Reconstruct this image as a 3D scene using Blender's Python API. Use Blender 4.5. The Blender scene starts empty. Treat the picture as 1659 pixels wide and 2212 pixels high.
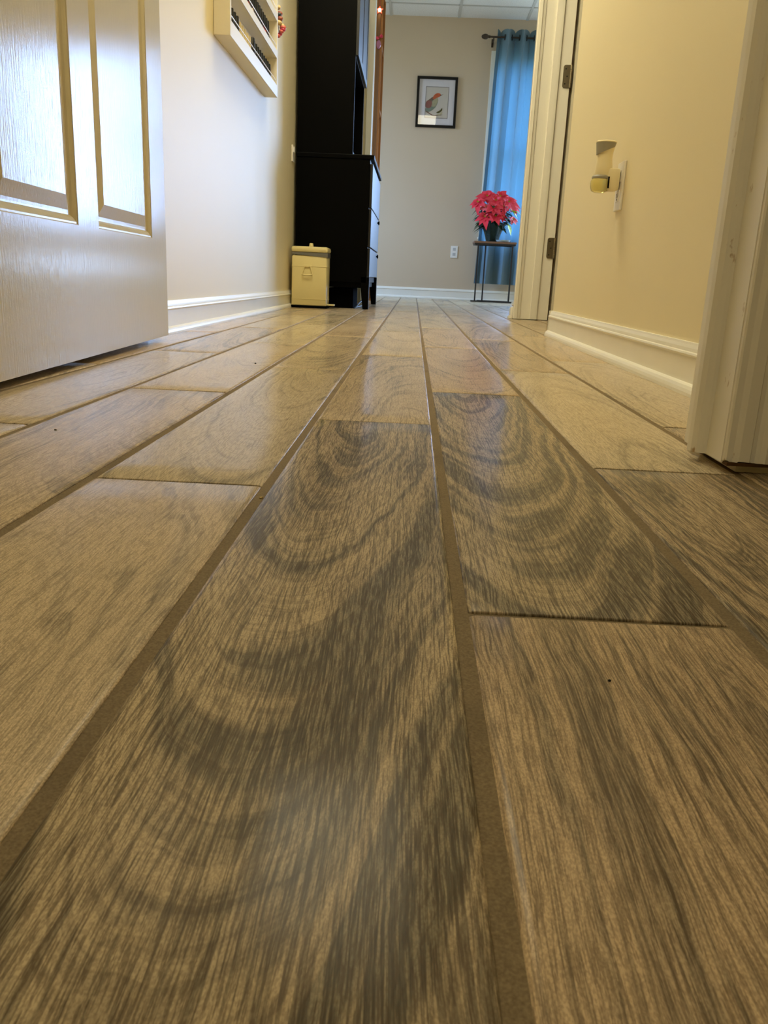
import bpy, bmesh, math, random
from mathutils import Vector, Matrix
from math import sin, cos, pi, radians

SC = bpy.context.scene
COL = SC.collection

# ------------------------------------------------------------------ camera
H = 0.18154
F_PX = 1765.43
cd = bpy.data.cameras.new('camera')
cam = bpy.data.objects.new('camera', cd); COL.objects.link(cam)
pitch, yaw, roll = 0.2782700, -0.0225639, 0.0450757
fwd = Vector((sin(yaw)*cos(pitch), cos(yaw)*cos(pitch), -sin(pitch)))
r0 = Vector((cos(yaw), -sin(yaw), 0)); u0 = r0.cross(fwd)
rv = cos(roll)*r0 + sin(roll)*u0
uv = -sin(roll)*r0 + cos(roll)*u0
m = Matrix((rv, uv, -fwd)).transposed().to_4x4()
m.translation = Vector((0, 0, H))
cam.matrix_world = m
cd.sensor_fit = 'HORIZONTAL'; cd.sensor_width = 36.0
cd.lens = F_PX/1659*36.0
cd.clip_start = 0.01; cd.clip_end = 200
cd.dof.use_dof = True; cd.dof.focus_distance = 0.85; cd.dof.aperture_fstop = 60.0
SC.camera = cam

# ------------------------------------------------------------------ exposure
SC.view_settings.view_transform = 'Standard'
SC.view_settings.look = 'None'
SC.view_settings.gamma = 1.0
SC.view_settings.use_curve_mapping = False
SC.view_settings.exposure = 0.0
SC.cycles.max_bounces = 10
SC.cycles.diffuse_bounces = 6
SC.cycles.glossy_bounces = 5
SC.cycles.transmission_bounces = 6
SC.cycles.transparent_max_bounces = 12
SC.cycles.sample_clamp_indirect = 6.0
SC.cycles.use_denoising = True
SC.cycles.caustics_refractive = False

# ------------------------------------------------------------------ sky and daylight
SKY = 37.0
DAY = (0.36, 0.58, 1.0)
LAMP = (1.0, 0.905, 0.64)
LAMP_STRENGTH = 15.0
ROOM_LAMP_STRENGTH = 11.0
wd = bpy.data.worlds.new('world'); SC.world = wd; wd.use_nodes = True
wn = wd.node_tree.nodes; wl = wd.node_tree.links; wn.clear()
wo = wn.new('ShaderNodeOutputWorld'); bg = wn.new('ShaderNodeBackground')
tc = wn.new('ShaderNodeTexCoord'); sp = wn.new('ShaderNodeSeparateXYZ')
cr = wn.new('ShaderNodeValToRGB')
wl.new(tc.outputs['Generated'], sp.inputs[0])
mr = wn.new('ShaderNodeMapRange'); mr.inputs[1].default_value = -0.3; mr.inputs[2].default_value = 0.6
wl.new(sp.outputs['Z'], mr.inputs[0]); wl.new(mr.outputs[0], cr.inputs[0])
e = cr.color_ramp.elements
e[0].position = 0.0; e[0].color = (0.10, 0.13, 0.13, 1)
e[1].position = 1.0; e[1].color = (DAY[0], DAY[1], DAY[2], 1)
a = e.new(0.28); a.color = (0.22, 0.29, 0.36, 1)
a = e.new(0.37); a.color = (DAY[0]*0.9, DAY[1]*0.9, DAY[2]*0.9, 1)
wl.new(cr.outputs[0], bg.inputs[0]); bg.inputs[1].default_value = SKY
wl.new(bg.outputs[0], wo.inputs[0])

def portal(loc, rot, sx, sy):
    ld = bpy.data.lights.new('window_portal', 'AREA'); ld.shape = 'RECTANGLE'
    ld.size = sx; ld.size_y = sy; ld.cycles.is_portal = True
    lo = bpy.data.objects.new('window_portal', ld); COL.objects.link(lo)
    lo.location = loc; lo.rotation_euler = rot

# ------------------------------------------------------------------ material helpers
def lin(c):
    f = lambda v: v/12.92 if v <= 0.04045 else ((v+0.055)/1.055)**2.4
    return tuple(f(x/255.0) for x in c) + (1.0,)

def new_mat(name):
    mt = bpy.data.materials.new(name); mt.use_nodes = True
    nt = mt.node_tree; nt.nodes.clear()
    out = nt.nodes.new('ShaderNodeOutputMaterial')
    b = nt.nodes.new('ShaderNodeBsdfPrincipled')
    nt.links.new(b.outputs[0], out.inputs[0])
    return mt, nt, b, out

def noise(nt, scale, detail=2.0, vec=None, rough=0.5, dist=0.0):
    n = nt.nodes.new('ShaderNodeTexNoise'); n.inputs['Scale'].default_value = scale
    n.inputs['Detail'].default_value = detail; n.inputs['Roughness'].default_value = rough
    n.inputs['Distortion'].default_value = dist
    if vec is not None: nt.links.new(vec, n.inputs['Vector'])
    return n

def mapping(nt, scale, src='Object', rot=(0, 0, 0)):
    t = nt.nodes.new('ShaderNodeTexCoord'); mp = nt.nodes.new('ShaderNodeMapping')
    mp.inputs['Scale'].default_value = scale; mp.inputs['Rotation'].default_value = rot
    nt.links.new(t.outputs[src], mp.inputs[0]); return mp.outputs[0]

def paint(name, col, rough=0.5, spec=0.5, var=0.04, nscale=6.0, stretch=(1, 1, 1), bump=0.0, bscale=200.0,
          metallic=0.0, coat=0.0, bdist=0.001, coat_rough=0.1):
    """paint/plastic/metal with a little colour variation and surface relief"""
    mt, nt, b, out = new_mat(name)
    L = nt.links
    v = mapping(nt, stretch)
    n = noise(nt, nscale, 4, v)
    mx = nt.nodes.new('ShaderNodeMix'); mx.data_type = 'RGBA'
    c = lin(col)
    mx.inputs['A'].default_value = tuple(x*(1-var) for x in c[:3]) + (1,)
    mx.inputs['B'].default_value = tuple(min(1, x*(1+var)) for x in c[:3]) + (1,)
    L.new(n.outputs[0], mx.inputs['Factor']); L.new(mx.outputs['Result'], b.inputs['Base Color'])
    b.inputs['Roughness'].default_value = rough
    b.inputs['Specular IOR Level'].default_value = spec
    b.inputs['Metallic'].default_value = metallic
    b.inputs['Coat Weight'].default_value = coat
    b.inputs['Coat Roughness'].default_value = coat_rough
    if bump > 0:
        n2 = noise(nt, bscale, 3, v)
        bp = nt.nodes.new('ShaderNodeBump'); bp.inputs['Strength'].default_value = bump
        bp.inputs['Distance'].default_value = bdist
        L.new(n2.outputs[0], bp.inputs['Height']); L.new(bp.outputs[0], b.inputs['Normal'])
    return mt

M = {}
M['wall_cream'] = paint('wall_cream', (224, 212, 176), 0.5, 0.5, 0.015, 3, bump=0.25, bscale=160, bdist=0.0006)
M['wall_taupe'] = paint('wall_taupe', (202, 183, 155), 0.6, 0.4, 0.02, 3, bump=0.2, bscale=160, bdist=0.0006)
M['trim'] = paint('trim_white', (232, 228, 212), 0.3, 0.5, 0.03, 12, (1, 1, 0.2), bump=0.15, bscale=60)
M['base'] = paint('baseboard_white', (236, 233, 220), 0.28, 0.5, 0.03, 12)
M['door'] = paint('door_white', (206, 199, 176), 0.17, 0.28, 0.02, 20, (1, 1, 0.10), bump=0.40, bscale=260, bdist=0.0008)
M['black'] = paint('black_lacquer', (4, 4, 4), 0.4, 0.05, 0.1, 6)
M['blackgloss'] = paint('black_gloss', (9, 9, 9), 0.42, 0.5, 0.1, 6)
M['blackmatte'] = paint('black_matte', (6, 6, 6), 0.9, 0.01, 0.1, 6)
M['darkmetal'] = paint('dark_metal', (26, 26, 28), 0.4, 0.5, 0.1, 20)
M['can'] = paint('ivory_enamel', (222, 208, 150), 0.35, 0.5, 0.03, 12)
M['grayliner'] = paint('gray_liner', (110, 108, 100), 0.6, 0.4, 0.1, 40)
M['rack'] = paint('rack_white', (235, 230, 215), 0.35, 0.5, 0.03, 10)
M['plastic'] = paint('white_plastic', (236, 232, 222), 0.3, 0.5, 0.02, 20)
M['freshener'] = paint('cream_plastic', (232, 220, 180), 0.35, 0.5, 0.02, 20)
M['grayvent'] = paint('gray_plastic', (150, 145, 130), 0.5, 0.4, 0.05, 60)
M['nickel'] = paint('satin_nickel', (150, 140, 118), 0.38, 0.5, 0.08, 30, metallic=1.0)
M['pine'] = paint('orange_pine', (170, 112, 50), 0.4, 0.4, 0.2, 12, (6, 6, 0.6))
M['pine_dark'] = paint('brown_pine', (120, 80, 42), 0.45, 0.4, 0.2, 12, (6, 6, 0.6))
M['tabletop'] = paint('rustic_wood', (128, 96, 74), 0.5, 0.4, 0.25, 14, (0.6, 8, 8))
M['frame'] = paint('black_frame', (16, 13, 12), 0.4, 0.2, 0.1, 20)
M['mat'] = paint('white_mat', (212, 208, 210), 0.8, 0.2, 0.01, 20)
M['print'] = paint('print_paper', (198, 190, 178), 0.8, 0.2, 0.03, 12)
M['inkline'] = paint('ink_line', (82, 74, 72), 0.8, 0.2, 0.05, 20)
M['foil'] = paint('dark_green_foil', (14, 34, 26), 0.4, 0.3, 0.3, 30, bump=0.7, bscale=40, bdist=0.01)
M['petal'] = paint('bract_red', (232, 58, 76), 0.5, 0.4, 0.25, 25)
M['petal_pink'] = paint('bract_pink', (240, 110, 120), 0.5, 0.4, 0.2, 25)
M['leaf'] = paint('leaf_green', (34, 62, 24), 0.45, 0.4, 0.3, 25)
M['leaf_lime'] = paint('leaf_lime', (176, 196, 40), 0.5, 0.4, 0.2, 25)
M['saucer'] = paint('saucer_glaze', (205, 228, 232), 0.2, 0.5, 0.02, 20)
M['rod'] = paint('bronze_rod', (70, 58, 46), 0.4, 0.5, 0.1, 30, metallic=0.6)
M['cable'] = paint('cable_rubber', (14, 14, 14), 0.5, 0.4, 0.1, 20)
M['crumb'] = paint('crumb_tan', (196, 170, 110), 0.8, 0.2, 0.3, 900)
M['dirt'] = paint('crumb_dark', (30, 24, 18), 0.8, 0.2, 0.3, 900)
M['rawwood'] = paint('bare_wood', (78, 54, 26), 0.8, 0.2, 0.3, 100)

def worn_trim():
    mt, nt, b, out = new_mat('worn_trim_white')
    v = mapping(nt, (1, 1, 0.5)); n = noise(nt, 40, 4, v, 0.7); n2 = noise(nt, 9, 2, v)
    r = nt.nodes.new('ShaderNodeValToRGB'); r.color_ramp.elements[0].position = 0.66; r.color_ramp.elements[1].position = 0.72
    r.color_ramp.elements[0].color = lin((232, 226, 208)); r.color_ramp.elements[1].color = lin((176, 148, 108))
    nt.links.new(n.outputs[0], r.inputs[0]); nt.links.new(r.outputs[0], b.inputs['Base Color'])
    b.inputs['Roughness'].default_value = 0.35
    bp = nt.nodes.new('ShaderNodeBump'); bp.inputs['Strength'].default_value = 0.3; bp.inputs['Distance'].default_value = 0.001
    nt.links.new(n2.outputs[0], bp.inputs['Height']); nt.links.new(bp.outputs[0], b.inputs['Normal'])
    return mt
M['worn'] = worn_trim()

def glass_mat(name, tint=(1, 1, 1), rough=0.0):
    """thin clear pane: see-through with a mirror reflection"""
    mt, nt, b, out = new_mat(name)
    nt.nodes.remove(b)
    tr = nt.nodes.new('ShaderNodeBsdfTransparent'); tr.inputs[0].default_value = tint + (1,)
    gl = nt.nodes.new('ShaderNodeBsdfGlossy'); gl.inputs['Roughness'].default_value = rough
    fr = nt.nodes.new('ShaderNodeFresnel'); fr.inputs[0].default_value = 1.5
    mx = nt.nodes.new('ShaderNodeMixShader')
    ge = nt.nodes.new('ShaderNodeNewGeometry'); sb = nt.nodes.new('ShaderNodeMath'); sb.operation = 'SUBTRACT'; sb.inputs[0].default_value = 1.0
    ml = nt.nodes.new('ShaderNodeMath'); ml.operation = 'MULTIPLY'
    nt.links.new(ge.outputs['Backfacing'], sb.inputs[1]); nt.links.new(fr.outputs[0], ml.inputs[0]); nt.links.new(sb.outputs[0], ml.inputs[1])
    nt.links.new(ml.outputs[0], mx.inputs[0]); nt.links.new(tr.outputs[0], mx.inputs[1]); nt.links.new(gl.outputs[0], mx.inputs[2])
    nt.links.new(mx.outputs[0], out.inputs[0])
    return mt
M['glass'] = glass_mat('clear_glass')

def liquid(name, col):
    mt, nt, b, out = new_mat(name)
    n = noise(nt, 30, 2, mapping(nt, (1, 1, 1)))
    b.inputs['Base Color'].default_value = lin(col)
    b.inputs['Transmission Weight'].default_value = 0.6
    b.inputs['Roughness'].default_value = 0.08
    mr = nt.nodes.new('ShaderNodeMapRange'); mr.inputs[3].default_value = 0.05; mr.inputs[4].default_value = 0.12
    nt.links.new(n.outputs[0], mr.inputs[0]); nt.links.new(mr.outputs[0], b.inputs['Roughness'])
    return mt
M['oil'] = liquid('scented_oil', (250, 236, 150))

def emis(name, col, strength):
    mt, nt, b, out = new_mat(name); nt.nodes.remove(b)
    em = nt.nodes.new('ShaderNodeEmission'); em.inputs[1].default_value = strength
    n = noise(nt, 300, 1, mapping(nt, (1, 1, 1)))
    mx = nt.nodes.new('ShaderNodeMix'); mx.data_type = 'RGBA'
    mx.inputs['A'].default_value = tuple(c*0.97 for c in col) + (1,); mx.inputs['B'].default_value = tuple(col) + (1,)
    nt.links.new(n.outputs[0], mx.inputs['Factor'])
    nt.links.new(mx.outputs['Result'], em.inputs[0]); nt.links.new(em.outputs[0], out.inputs[0])
    return mt

def curtain_mat():
    mt, nt, b, out = new_mat('teal_curtain_cloth')
    L = nt.links
    n = noise(nt, 900, 2, mapping(nt, (1, 1, 1)))
    mx = nt.nodes.new('ShaderNodeMix'); mx.data_type = 'RGBA'
    mx.inputs['A'].default_value = lin((88, 112, 122)); mx.inputs['B'].default_value = lin((100, 124, 134))
    L.new(n.outputs[0], mx.inputs['Factor'])
    L.new(mx.outputs['Result'], b.inputs['Base Color']); b.inputs['Roughness'].default_value = 0.6
    b.inputs['Sheen Weight'].default_value = 0.3
    tl = nt.nodes.new('ShaderNodeBsdfTranslucent'); tl.inputs[0].default_value = lin((112, 164, 190))
    ms = nt.nodes.new('ShaderNodeMixShader'); ms.inputs[0].default_value = 0.13
    L.new(b.outputs[0], ms.inputs[1]); L.new(tl.outputs[0], ms.inputs[2]); L.new(ms.outputs[0], out.inputs[0])
    return mt
M['curtain'] = curtain_mat()

def tile_ceiling_mat():
    mt, nt, b, out = new_mat('ceiling_tile')
    v = mapping(nt, (1, 1, 1))
    n = noise(nt, 120, 4, v)
    cr = nt.nodes.new('ShaderNodeValToRGB'); cr.color_ramp.elements[0].position = 0.35; cr.color_ramp.elements[1].position = 0.5
    cr.color_ramp.elements[0].color = lin((205, 203, 200)); cr.color_ramp.elements[1].color = lin((226, 224, 220))
    nt.links.new(n.outputs[0], cr.inputs[0]); nt.links.new(cr.outputs[0], b.inputs['Base Color'])
    b.inputs['Roughness'].default_value = 0.9
    return mt
M['tile'] = tile_ceiling_mat()
M['tgrid'] = paint('ceiling_grid_paint', (190, 188, 182), 0.5, 0.4, 0.02, 10)

# ------------------------------------------------------------------ floor plank material
def MATH(nt, op, a, b=None, clamp=False):
    n = nt.nodes.new('ShaderNodeMath'); n.operation = op; n.use_clamp = clamp
    for i, x in enumerate((a, b)):
        if x is None: continue
        if isinstance(x, (int, float)): n.inputs[i].default_value = x
        else: nt.links.new(x, n.inputs[i])
    return n.outputs[0]
def COMB(nt, x, y, z):
    n = nt.nodes.new('ShaderNodeCombineXYZ')
    for i, s in enumerate((x, y, z)):
        if isinstance(s, (int, float)): n.inputs[i].default_value = s
        else: nt.links.new(s, n.inputs[i])
    return n.outputs[0]
def SEP(nt, attr):
    at = nt.nodes.new('ShaderNodeAttribute'); at.attribute_name = attr
    s = nt.nodes.new('ShaderNodeSeparateXYZ'); nt.links.new(at.outputs['Vector'], s.inputs[0]); return s.outputs
def RAMP(nt, fac, stops, interp='LINEAR'):
    r = nt.nodes.new('ShaderNodeValToRGB'); r.color_ramp.interpolation = interp
    el = r.color_ramp.elements
    el[0].position, el[0].color = stops[0][0], stops[0][1]
    el[1].position, el[1].color = stops[-1][0], stops[-1][1]
    for p, c in stops[1:-1]:
        k = el.new(p); k.color = c
    nt.links.new(fac, r.inputs[0]); return r.outputs[0]
def MIXC(nt, f, a, b, mode='MIX'):
    n = nt.nodes.new('ShaderNodeMix'); n.data_type = 'RGBA'; n.blend_type = mode
    for key, x in (('Factor', f), ('A', a), ('B', b)):
        s = n.inputs[key]
        if isinstance(x, (int, float)): s.default_value = x
        elif isinstance(x, tuple): s.default_value = x
        else: nt.links.new(x, s)
    return n.outputs['Result']
def SMOOTH(nt, x, lo, hi, a=0.0, b=1.0):
    n = nt.nodes.new('ShaderNodeMapRange'); n.interpolation_type = 'SMOOTHSTEP'
    nt.links.new(x, n.inputs[0]); n.inputs[1].default_value = lo; n.inputs[2].default_value = hi
    n.inputs[3].default_value = a; n.inputs[4].default_value = b; return n.outputs[0]

def plank_mat():
    mt, nt, b, out = new_mat('wood_look_tile')
    L = nt.links
    u, v, seed = SEP(nt, 'plank_uv')[:3]
    dark, ua, va = SEP(nt, 'plank_grain')[:3]
    warmth, squeeze, light = SEP(nt, 'plank_tone')[:3]
    s5 = MATH(nt, 'MULTIPLY', seed, 13.7)
    # slow warps of the grain
    w1 = noise(nt, 1.0, 3, COMB(nt, MATH(nt, 'MULTIPLY', u, 14), MATH(nt, 'MULTIPLY', v, 3.2), s5), 0.55).outputs[0]
    w2 = noise(nt, 1.0, 2, COMB(nt, MATH(nt, 'MULTIPLY', u, 45), MATH(nt, 'MULTIPLY', v, 9), s5), 0.5).outputs[0]
    w1c = MATH(nt, 'SUBTRACT', w1, 0.5); w2c = MATH(nt, 'SUBTRACT', w2, 0.5)
    du = MATH(nt, 'MULTIPLY', MATH(nt, 'SUBTRACT', u, ua), squeeze)
    du = MATH(nt, 'ADD', du, MATH(nt, 'MULTIPLY', w1c, 0.36))
    dv = MATH(nt, 'SUBTRACT', v, va)
    dv = MATH(nt, 'ADD', dv, MATH(nt, 'MULTIPLY', w2c, 0.05))
    r = MATH(nt, 'SQRT', MATH(nt, 'ADD', MATH(nt, 'MULTIPLY', du, du), MATH(nt, 'MULTIPLY', dv, dv)))
    r = MATH(nt, 'ADD', r, MATH(nt, 'MULTIPLY', w2c, 0.035))
    # broad dark figure following the rings
    band = noise(nt, 1.0, 2.0, COMB(nt, MATH(nt, 'MULTIPLY', r, 21), MATH(nt, 'MULTIPLY', u, 4), s5), 0.5).outputs[0]
    patch = noise(nt, 1.0, 2.0, COMB(nt, MATH(nt, 'MULTIPLY', u, 12), MATH(nt, 'MULTIPLY', v, 3.0), MATH(nt, 'ADD', s5, 7.0)), 0.5).outputs[0]
    bp = MATH(nt, 'ADD', MATH(nt, 'MULTIPLY', band, 0.64), MATH(nt, 'MULTIPLY', patch, 0.36))
    # threshold moves with how dark the plank is
    thr = MATH(nt, 'ADD', bp, MATH(nt, 'MULTIPLY', MATH(nt, 'SUBTRACT', dark, 0.5), 0.10))
    D = SMOOTH(nt, thr, 0.48, 0.61)
    # ring lines
    ring = noise(nt, 1.0, 2.0, COMB(nt, MATH(nt, 'MULTIPLY', r, 150), MATH(nt, 'MULTIPLY', u, 20), s5), 0.6).outputs[0]
    ringl = SMOOTH(nt, ring, 0.48, 0.62)
    # fibres, bent a little by the warp
    uf = MATH(nt, 'ADD', u, MATH(nt, 'MULTIPLY', w1c, 0.016))
    uf = MATH(nt, 'ADD', uf, MATH(nt, 'MULTIPLY', w2c, 0.004))
    fib = noise(nt, 1.0, 4.0, COMB(nt, MATH(nt, 'MULTIPLY', uf, 1100), MATH(nt, 'MULTIPLY', v, 50), s5), 0.65).outputs[0]
    fib2 = noise(nt, 1.0, 5.0, COMB(nt, MATH(nt, 'MULTIPLY', uf, 500), MATH(nt, 'MULTIPLY', v, 8), s5), 0.65).outputs[0]
    speck = noise(nt, 1.0, 2.0, COMB(nt, MATH(nt, 'MULTIPLY', uf, 1500), MATH(nt, 'MULTIPLY', v, 600), s5), 0.6).outputs[0]
    pores = SMOOTH(nt, fib, 0.50, 0.55)
    st_in = MATH(nt, 'ADD', fib2, MATH(nt, 'ADD', MATH(nt, 'MULTIPLY', D, 0.045), MATH(nt, 'MULTIPLY', dark, 0.05)))
    streak = SMOOTH(nt, st_in, 0.565, 0.615)
    # colours
    tan = MIXC(nt, warmth, lin((208, 190, 150)), lin((210, 180, 138)))
    tan = MIXC(nt, light, tan, lin((226, 208, 172)))
    mid = MIXC(nt, warmth, lin((152, 134, 104)), lin((156, 124, 92)))
    col = MIXC(nt, MATH(nt, 'MULTIPLY', patch, MATH(nt, 'ADD', MATH(nt, 'MULTIPLY', dark, 0.75), 0.05), True), tan, mid)
    col = MIXC(nt, MATH(nt, 'MULTIPLY', D, MATH(nt, 'ADD', MATH(nt, 'MULTIPLY', dark, 0.52), 0.10)), col, lin((72, 78, 68)))
    # dark lines, stronger inside the dark figure
    kd = MATH(nt, 'ADD', MATH(nt, 'MULTIPLY', D, 0.12), MATH(nt, 'MULTIPLY', dark, 0.42))
    col = MIXC(nt, MATH(nt, 'MULTIPLY', streak, MATH(nt, 'ADD', kd, 0.12), True), col, lin((46, 46, 36)))
    col = MIXC(nt, MATH(nt, 'MULTIPLY', ringl, MATH(nt, 'ADD', MATH(nt, 'MULTIPLY', kd, 0.55), 0.08), True), col, lin((66, 57, 44)))
    col = MIXC(nt, MATH(nt, 'MULTIPLY', pores, MATH(nt, 'ADD', MATH(nt, 'MULTIPLY', kd, 0.7), 0.26), True), col, lin((66, 52, 36)))
    lines = MATH(nt, 'MAXIMUM', streak, pores)
    # pale fibre highlights and speckle
    hi = SMOOTH(nt, fib, 0.46, 0.34)
    col = MIXC(nt, MATH(nt, 'MULTIPLY', hi, 0.30), col, lin((208, 184, 142)))
    sp_ = SMOOTH(nt, speck, 0.46, 0.54)
    col = MIXC(nt, MATH(nt, 'MULTIPLY', sp_, 0.30), col, lin((92, 74, 52)))
    L.new(col, b.inputs['Base Color'])
    # sheen
    b.inputs['Specular IOR Level'].default_value = 0.05
    b.inputs['Coat Weight'].default_value = 0.9
    b.inputs['Coat IOR'].default_value = 1.10
    cgh = SMOOTH(nt, w1, 0.3, 0.7, 0.13, 0.20)
    L.new(cgh, b.inputs['Coat Roughness'])
    cb = nt.nodes.new('ShaderNodeBump'); cb.inputs['Strength'].default_value = 0.5; cb.inputs['Distance'].default_value = 0.0004
    L.new(w2, cb.inputs['Height']); L.new(cb.outputs[0], b.inputs['Coat Normal'])
    rg = MATH(nt, 'ADD', 0.42, MATH(nt, 'MULTIPLY', fib2, 0.10))
    L.new(rg, b.inputs['Roughness'])
    hgt = MATH(nt, 'ADD', MATH(nt, 'MULTIPLY', lines, -0.5), MATH(nt, 'MULTIPLY', fib, 0.5))
    hgt = MATH(nt, 'ADD', hgt, MATH(nt, 'MULTIPLY', speck, 0.25))
    hgt = MATH(nt, 'ADD', hgt, MATH(nt, 'MULTIPLY', ringl, -0.2))
    bmp = nt.nodes.new('ShaderNodeBump'); bmp.inputs['Strength'].default_value = 0.6; bmp.inputs['Distance'].default_value = 0.0003
    L.new(hgt, bmp.inputs['Height']); L.new(bmp.outputs[0], b.inputs['Normal'])
    return mt

def grout_mat():
    mt, nt, b, out = new_mat('sanded_grout')
    v = mapping(nt, (1, 1, 1))
    n = noise(nt, 900, 3, v); n2 = noise(nt, 9, 4, v)
    c = RAMP(nt, n.outputs[0], [(0.3, lin((104, 88, 62))), (0.7, lin((134, 116, 84)))])
    d = SMOOTH(nt, n2.outputs[0], 0.5, 0.72)
    c = MIXC(nt, MATH(nt, 'MULTIPLY', d, 0.45), c, lin((86, 72, 50)))
    nt.links.new(c, b.inputs['Base Color']); b.inputs['Roughness'].default_value = 0.85
    b.inputs['Specular IOR Level'].default_value = 0.25
    bp = nt.nodes.new('ShaderNodeBump'); bp.inputs['Strength'].default_value = 0.8; bp.inputs['Distance'].default_value = 0.0004
    nt.links.new(n.outputs[0], bp.inputs['Height']); nt.links.new(bp.outputs[0], b.inputs['Normal'])
    return mt
M['plank'] = plank_mat(); M['grout'] = grout_mat()

# ------------------------------------------------------------------ geometry helpers
class MB:
    def __init__(s): s.bm = bmesh.new()
    def box(s, x0, x1, y0, y1, z0, z1, bev=0.0):
        vs = [s.bm.verts.new((x, y, z)) for z in (z0, z1) for y in (y0, y1) for x in (x0, x1)]
        fs = [(0, 2, 3, 1), (4, 5, 7, 6), (0, 1, 5, 4), (2, 6, 7, 3), (0, 4, 6, 2), (1, 3, 7, 5)]
        nf = [s.bm.faces.new([vs[i] for i in f]) for f in fs]
        if bev > 0:
            es = {e for f in nf for e in f.edges}
            bmesh.ops.bevel(s.bm, geom=list(es), offset=bev, segments=2, affect='EDGES', profile=0.5)
        return s
    def prism(s, pts, axis, a, b):
        """extrude a 2D outline along an axis ('x','y','z')"""
        def P(p, t):
            return {'x': (t, p[0], p[1]), 'y': (p[0], t, p[1]), 'z': (p[0], p[1], t)}[axis]
        A = [s.bm.verts.new(P(p, a)) for p in pts]; B = [s.bm.verts.new(P(p, b)) for p in pts]
        n = len(pts)
        s.bm.faces.new(A[::-1]); s.bm.faces.new(B)
        for i in range(n): s.bm.faces.new((A[i], A[(i+1) % n], B[(i+1) % n], B[i]))
        return s
    def lathe(s, prof, cx=0, cy=0, cz=0, seg=24, axis='z'):
        rings = []
        for r, h in prof:
            ring = []
            for i in range(seg):
                t = 2*pi*i/seg; a, b_ = r*cos(t), r*sin(t)
                p = {'z': (cx+a, cy+b_, cz+h), 'x': (cx+h, cy+a, cz+b_), 'y': (cx+a, cy+h, cz+b_)}[axis]
                ring.append(s.bm.verts.new(p))
            rings.append(ring)
        for k in range(len(rings)-1):
            for i in range(seg):
                s.bm.faces.new((rings[k][i], rings[k][(i+1) % seg], rings[k+1][(i+1) % seg], rings[k+1][i]))
        s.bm.faces.new(rings[0][::-1]); s.bm.faces.new(rings[-1])
        return s
    def tube(s, pts, r, seg=10):
        pts = [Vector(p) for p in pts]; rings = []
        for i, p in enumerate(pts):
            d = (pts[min(i+1, len(pts)-1)] - pts[max(i-1, 0)]).normalized()
            up = Vector((0, 0, 1)) if abs(d.z) < 0.9 else Vector((1, 0, 0))
            a = d.cross(up).normalized(); b_ = d.cross(a)
            rings.append([s.bm.verts.new(p + r*(cos(2*pi*k/seg)*a + sin(2*pi*k/seg)*b_)) for k in range(seg)])
        for k in range(len(rings)-1):
            for i in range(seg):
                s.bm.faces.new((rings[k][i], rings[k][(i+1) % seg], rings[k+1][(i+1) % seg], rings[k+1][i]))
        s.bm.faces.new(rings[0][::-1]); s.bm.faces.new(rings[-1])
        return s
    def sphere(s, c, r, seg=12, sc=(1, 1, 1)):
        mtx = Matrix.Translation(c) @ Matrix.Diagonal((sc[0], sc[1], sc[2], 1))
        bmesh.ops.create_uvsphere(s.bm, u_segments=seg, v_segments=max(6, seg//2+2), radius=r, matrix=mtx)
        return s
    def build(s, name, mat, parent=None, smooth=False, bev=0.0, loc=None):
        me = bpy.data.meshes.new(name)
        bmesh.ops.recalc_face_normals(s.bm, faces=s.bm.faces)
        s.bm.to_mesh(me); s.bm.free()
        me.materials.append(mat)
        o = bpy.data.objects.new(name, me); COL.objects.link(o)
        if parent is not None:
            o.parent = parent
            if parent.type == 'EMPTY' or True:
                o.matrix_parent_inverse = parent.matrix_basis.inverted() if parent.parent is None else (parent.parent.matrix_basis @ parent.matrix_parent_inverse @ parent.matrix_basis).inverted() if False else Matrix.Identity(4)
                if parent.parent is None: o.matrix_parent_inverse = parent.matrix_basis.inverted()
        if smooth:
            for p in me.polygons: p.use_smooth = True
            try: me.set_sharp_from_angle(angle=radians(40))
            except Exception: pass
        if bev > 0:
            md = o.modifiers.new('soft_edges', 'BEVEL'); md.width = bev; md.segments = 2; md.limit_method = 'ANGLE'
            md.angle_limit = radians(35)
        return o

def tag(o, label, cat, group=None, kind=None):
    o['label'] = label; o['category'] = cat
    if group: o['group'] = group
    if kind: o['kind'] = kind
    return o
def thing(name, label, cat, loc, group=None):
    o = bpy.data.objects.new(name, None); COL.objects.link(o)
    o.location = loc; o.matrix_basis = Matrix.Translation(loc); o.empty_display_size = 0.05
    return tag(o, label, cat, group)
def struct(o, label=None, cat=None):
    o['kind'] = 'structure'
    if label: o['label'] = label
    if cat: o['category'] = cat
    return o
def copy_tree(o, parent=None):
    c = o.copy(); COL.objects.link(c)
    if parent is not None: c.parent = parent
    for ch in list(o.children): copy_tree(ch, c)
    return c

CEIL = 2.60
# ================================================================== FLOOR
W = 0.158; X0 = -0.27918; LEN = 0.9593; GR = 0.0078; GC = 0.0042
PH = {-3: 1.5718, -2: 0.9314, -1: 1.2671, 0: 0.7000, 1: 1.0633, 2: 0.4356, 3: 0.8457, 4: 1.1373}
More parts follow.
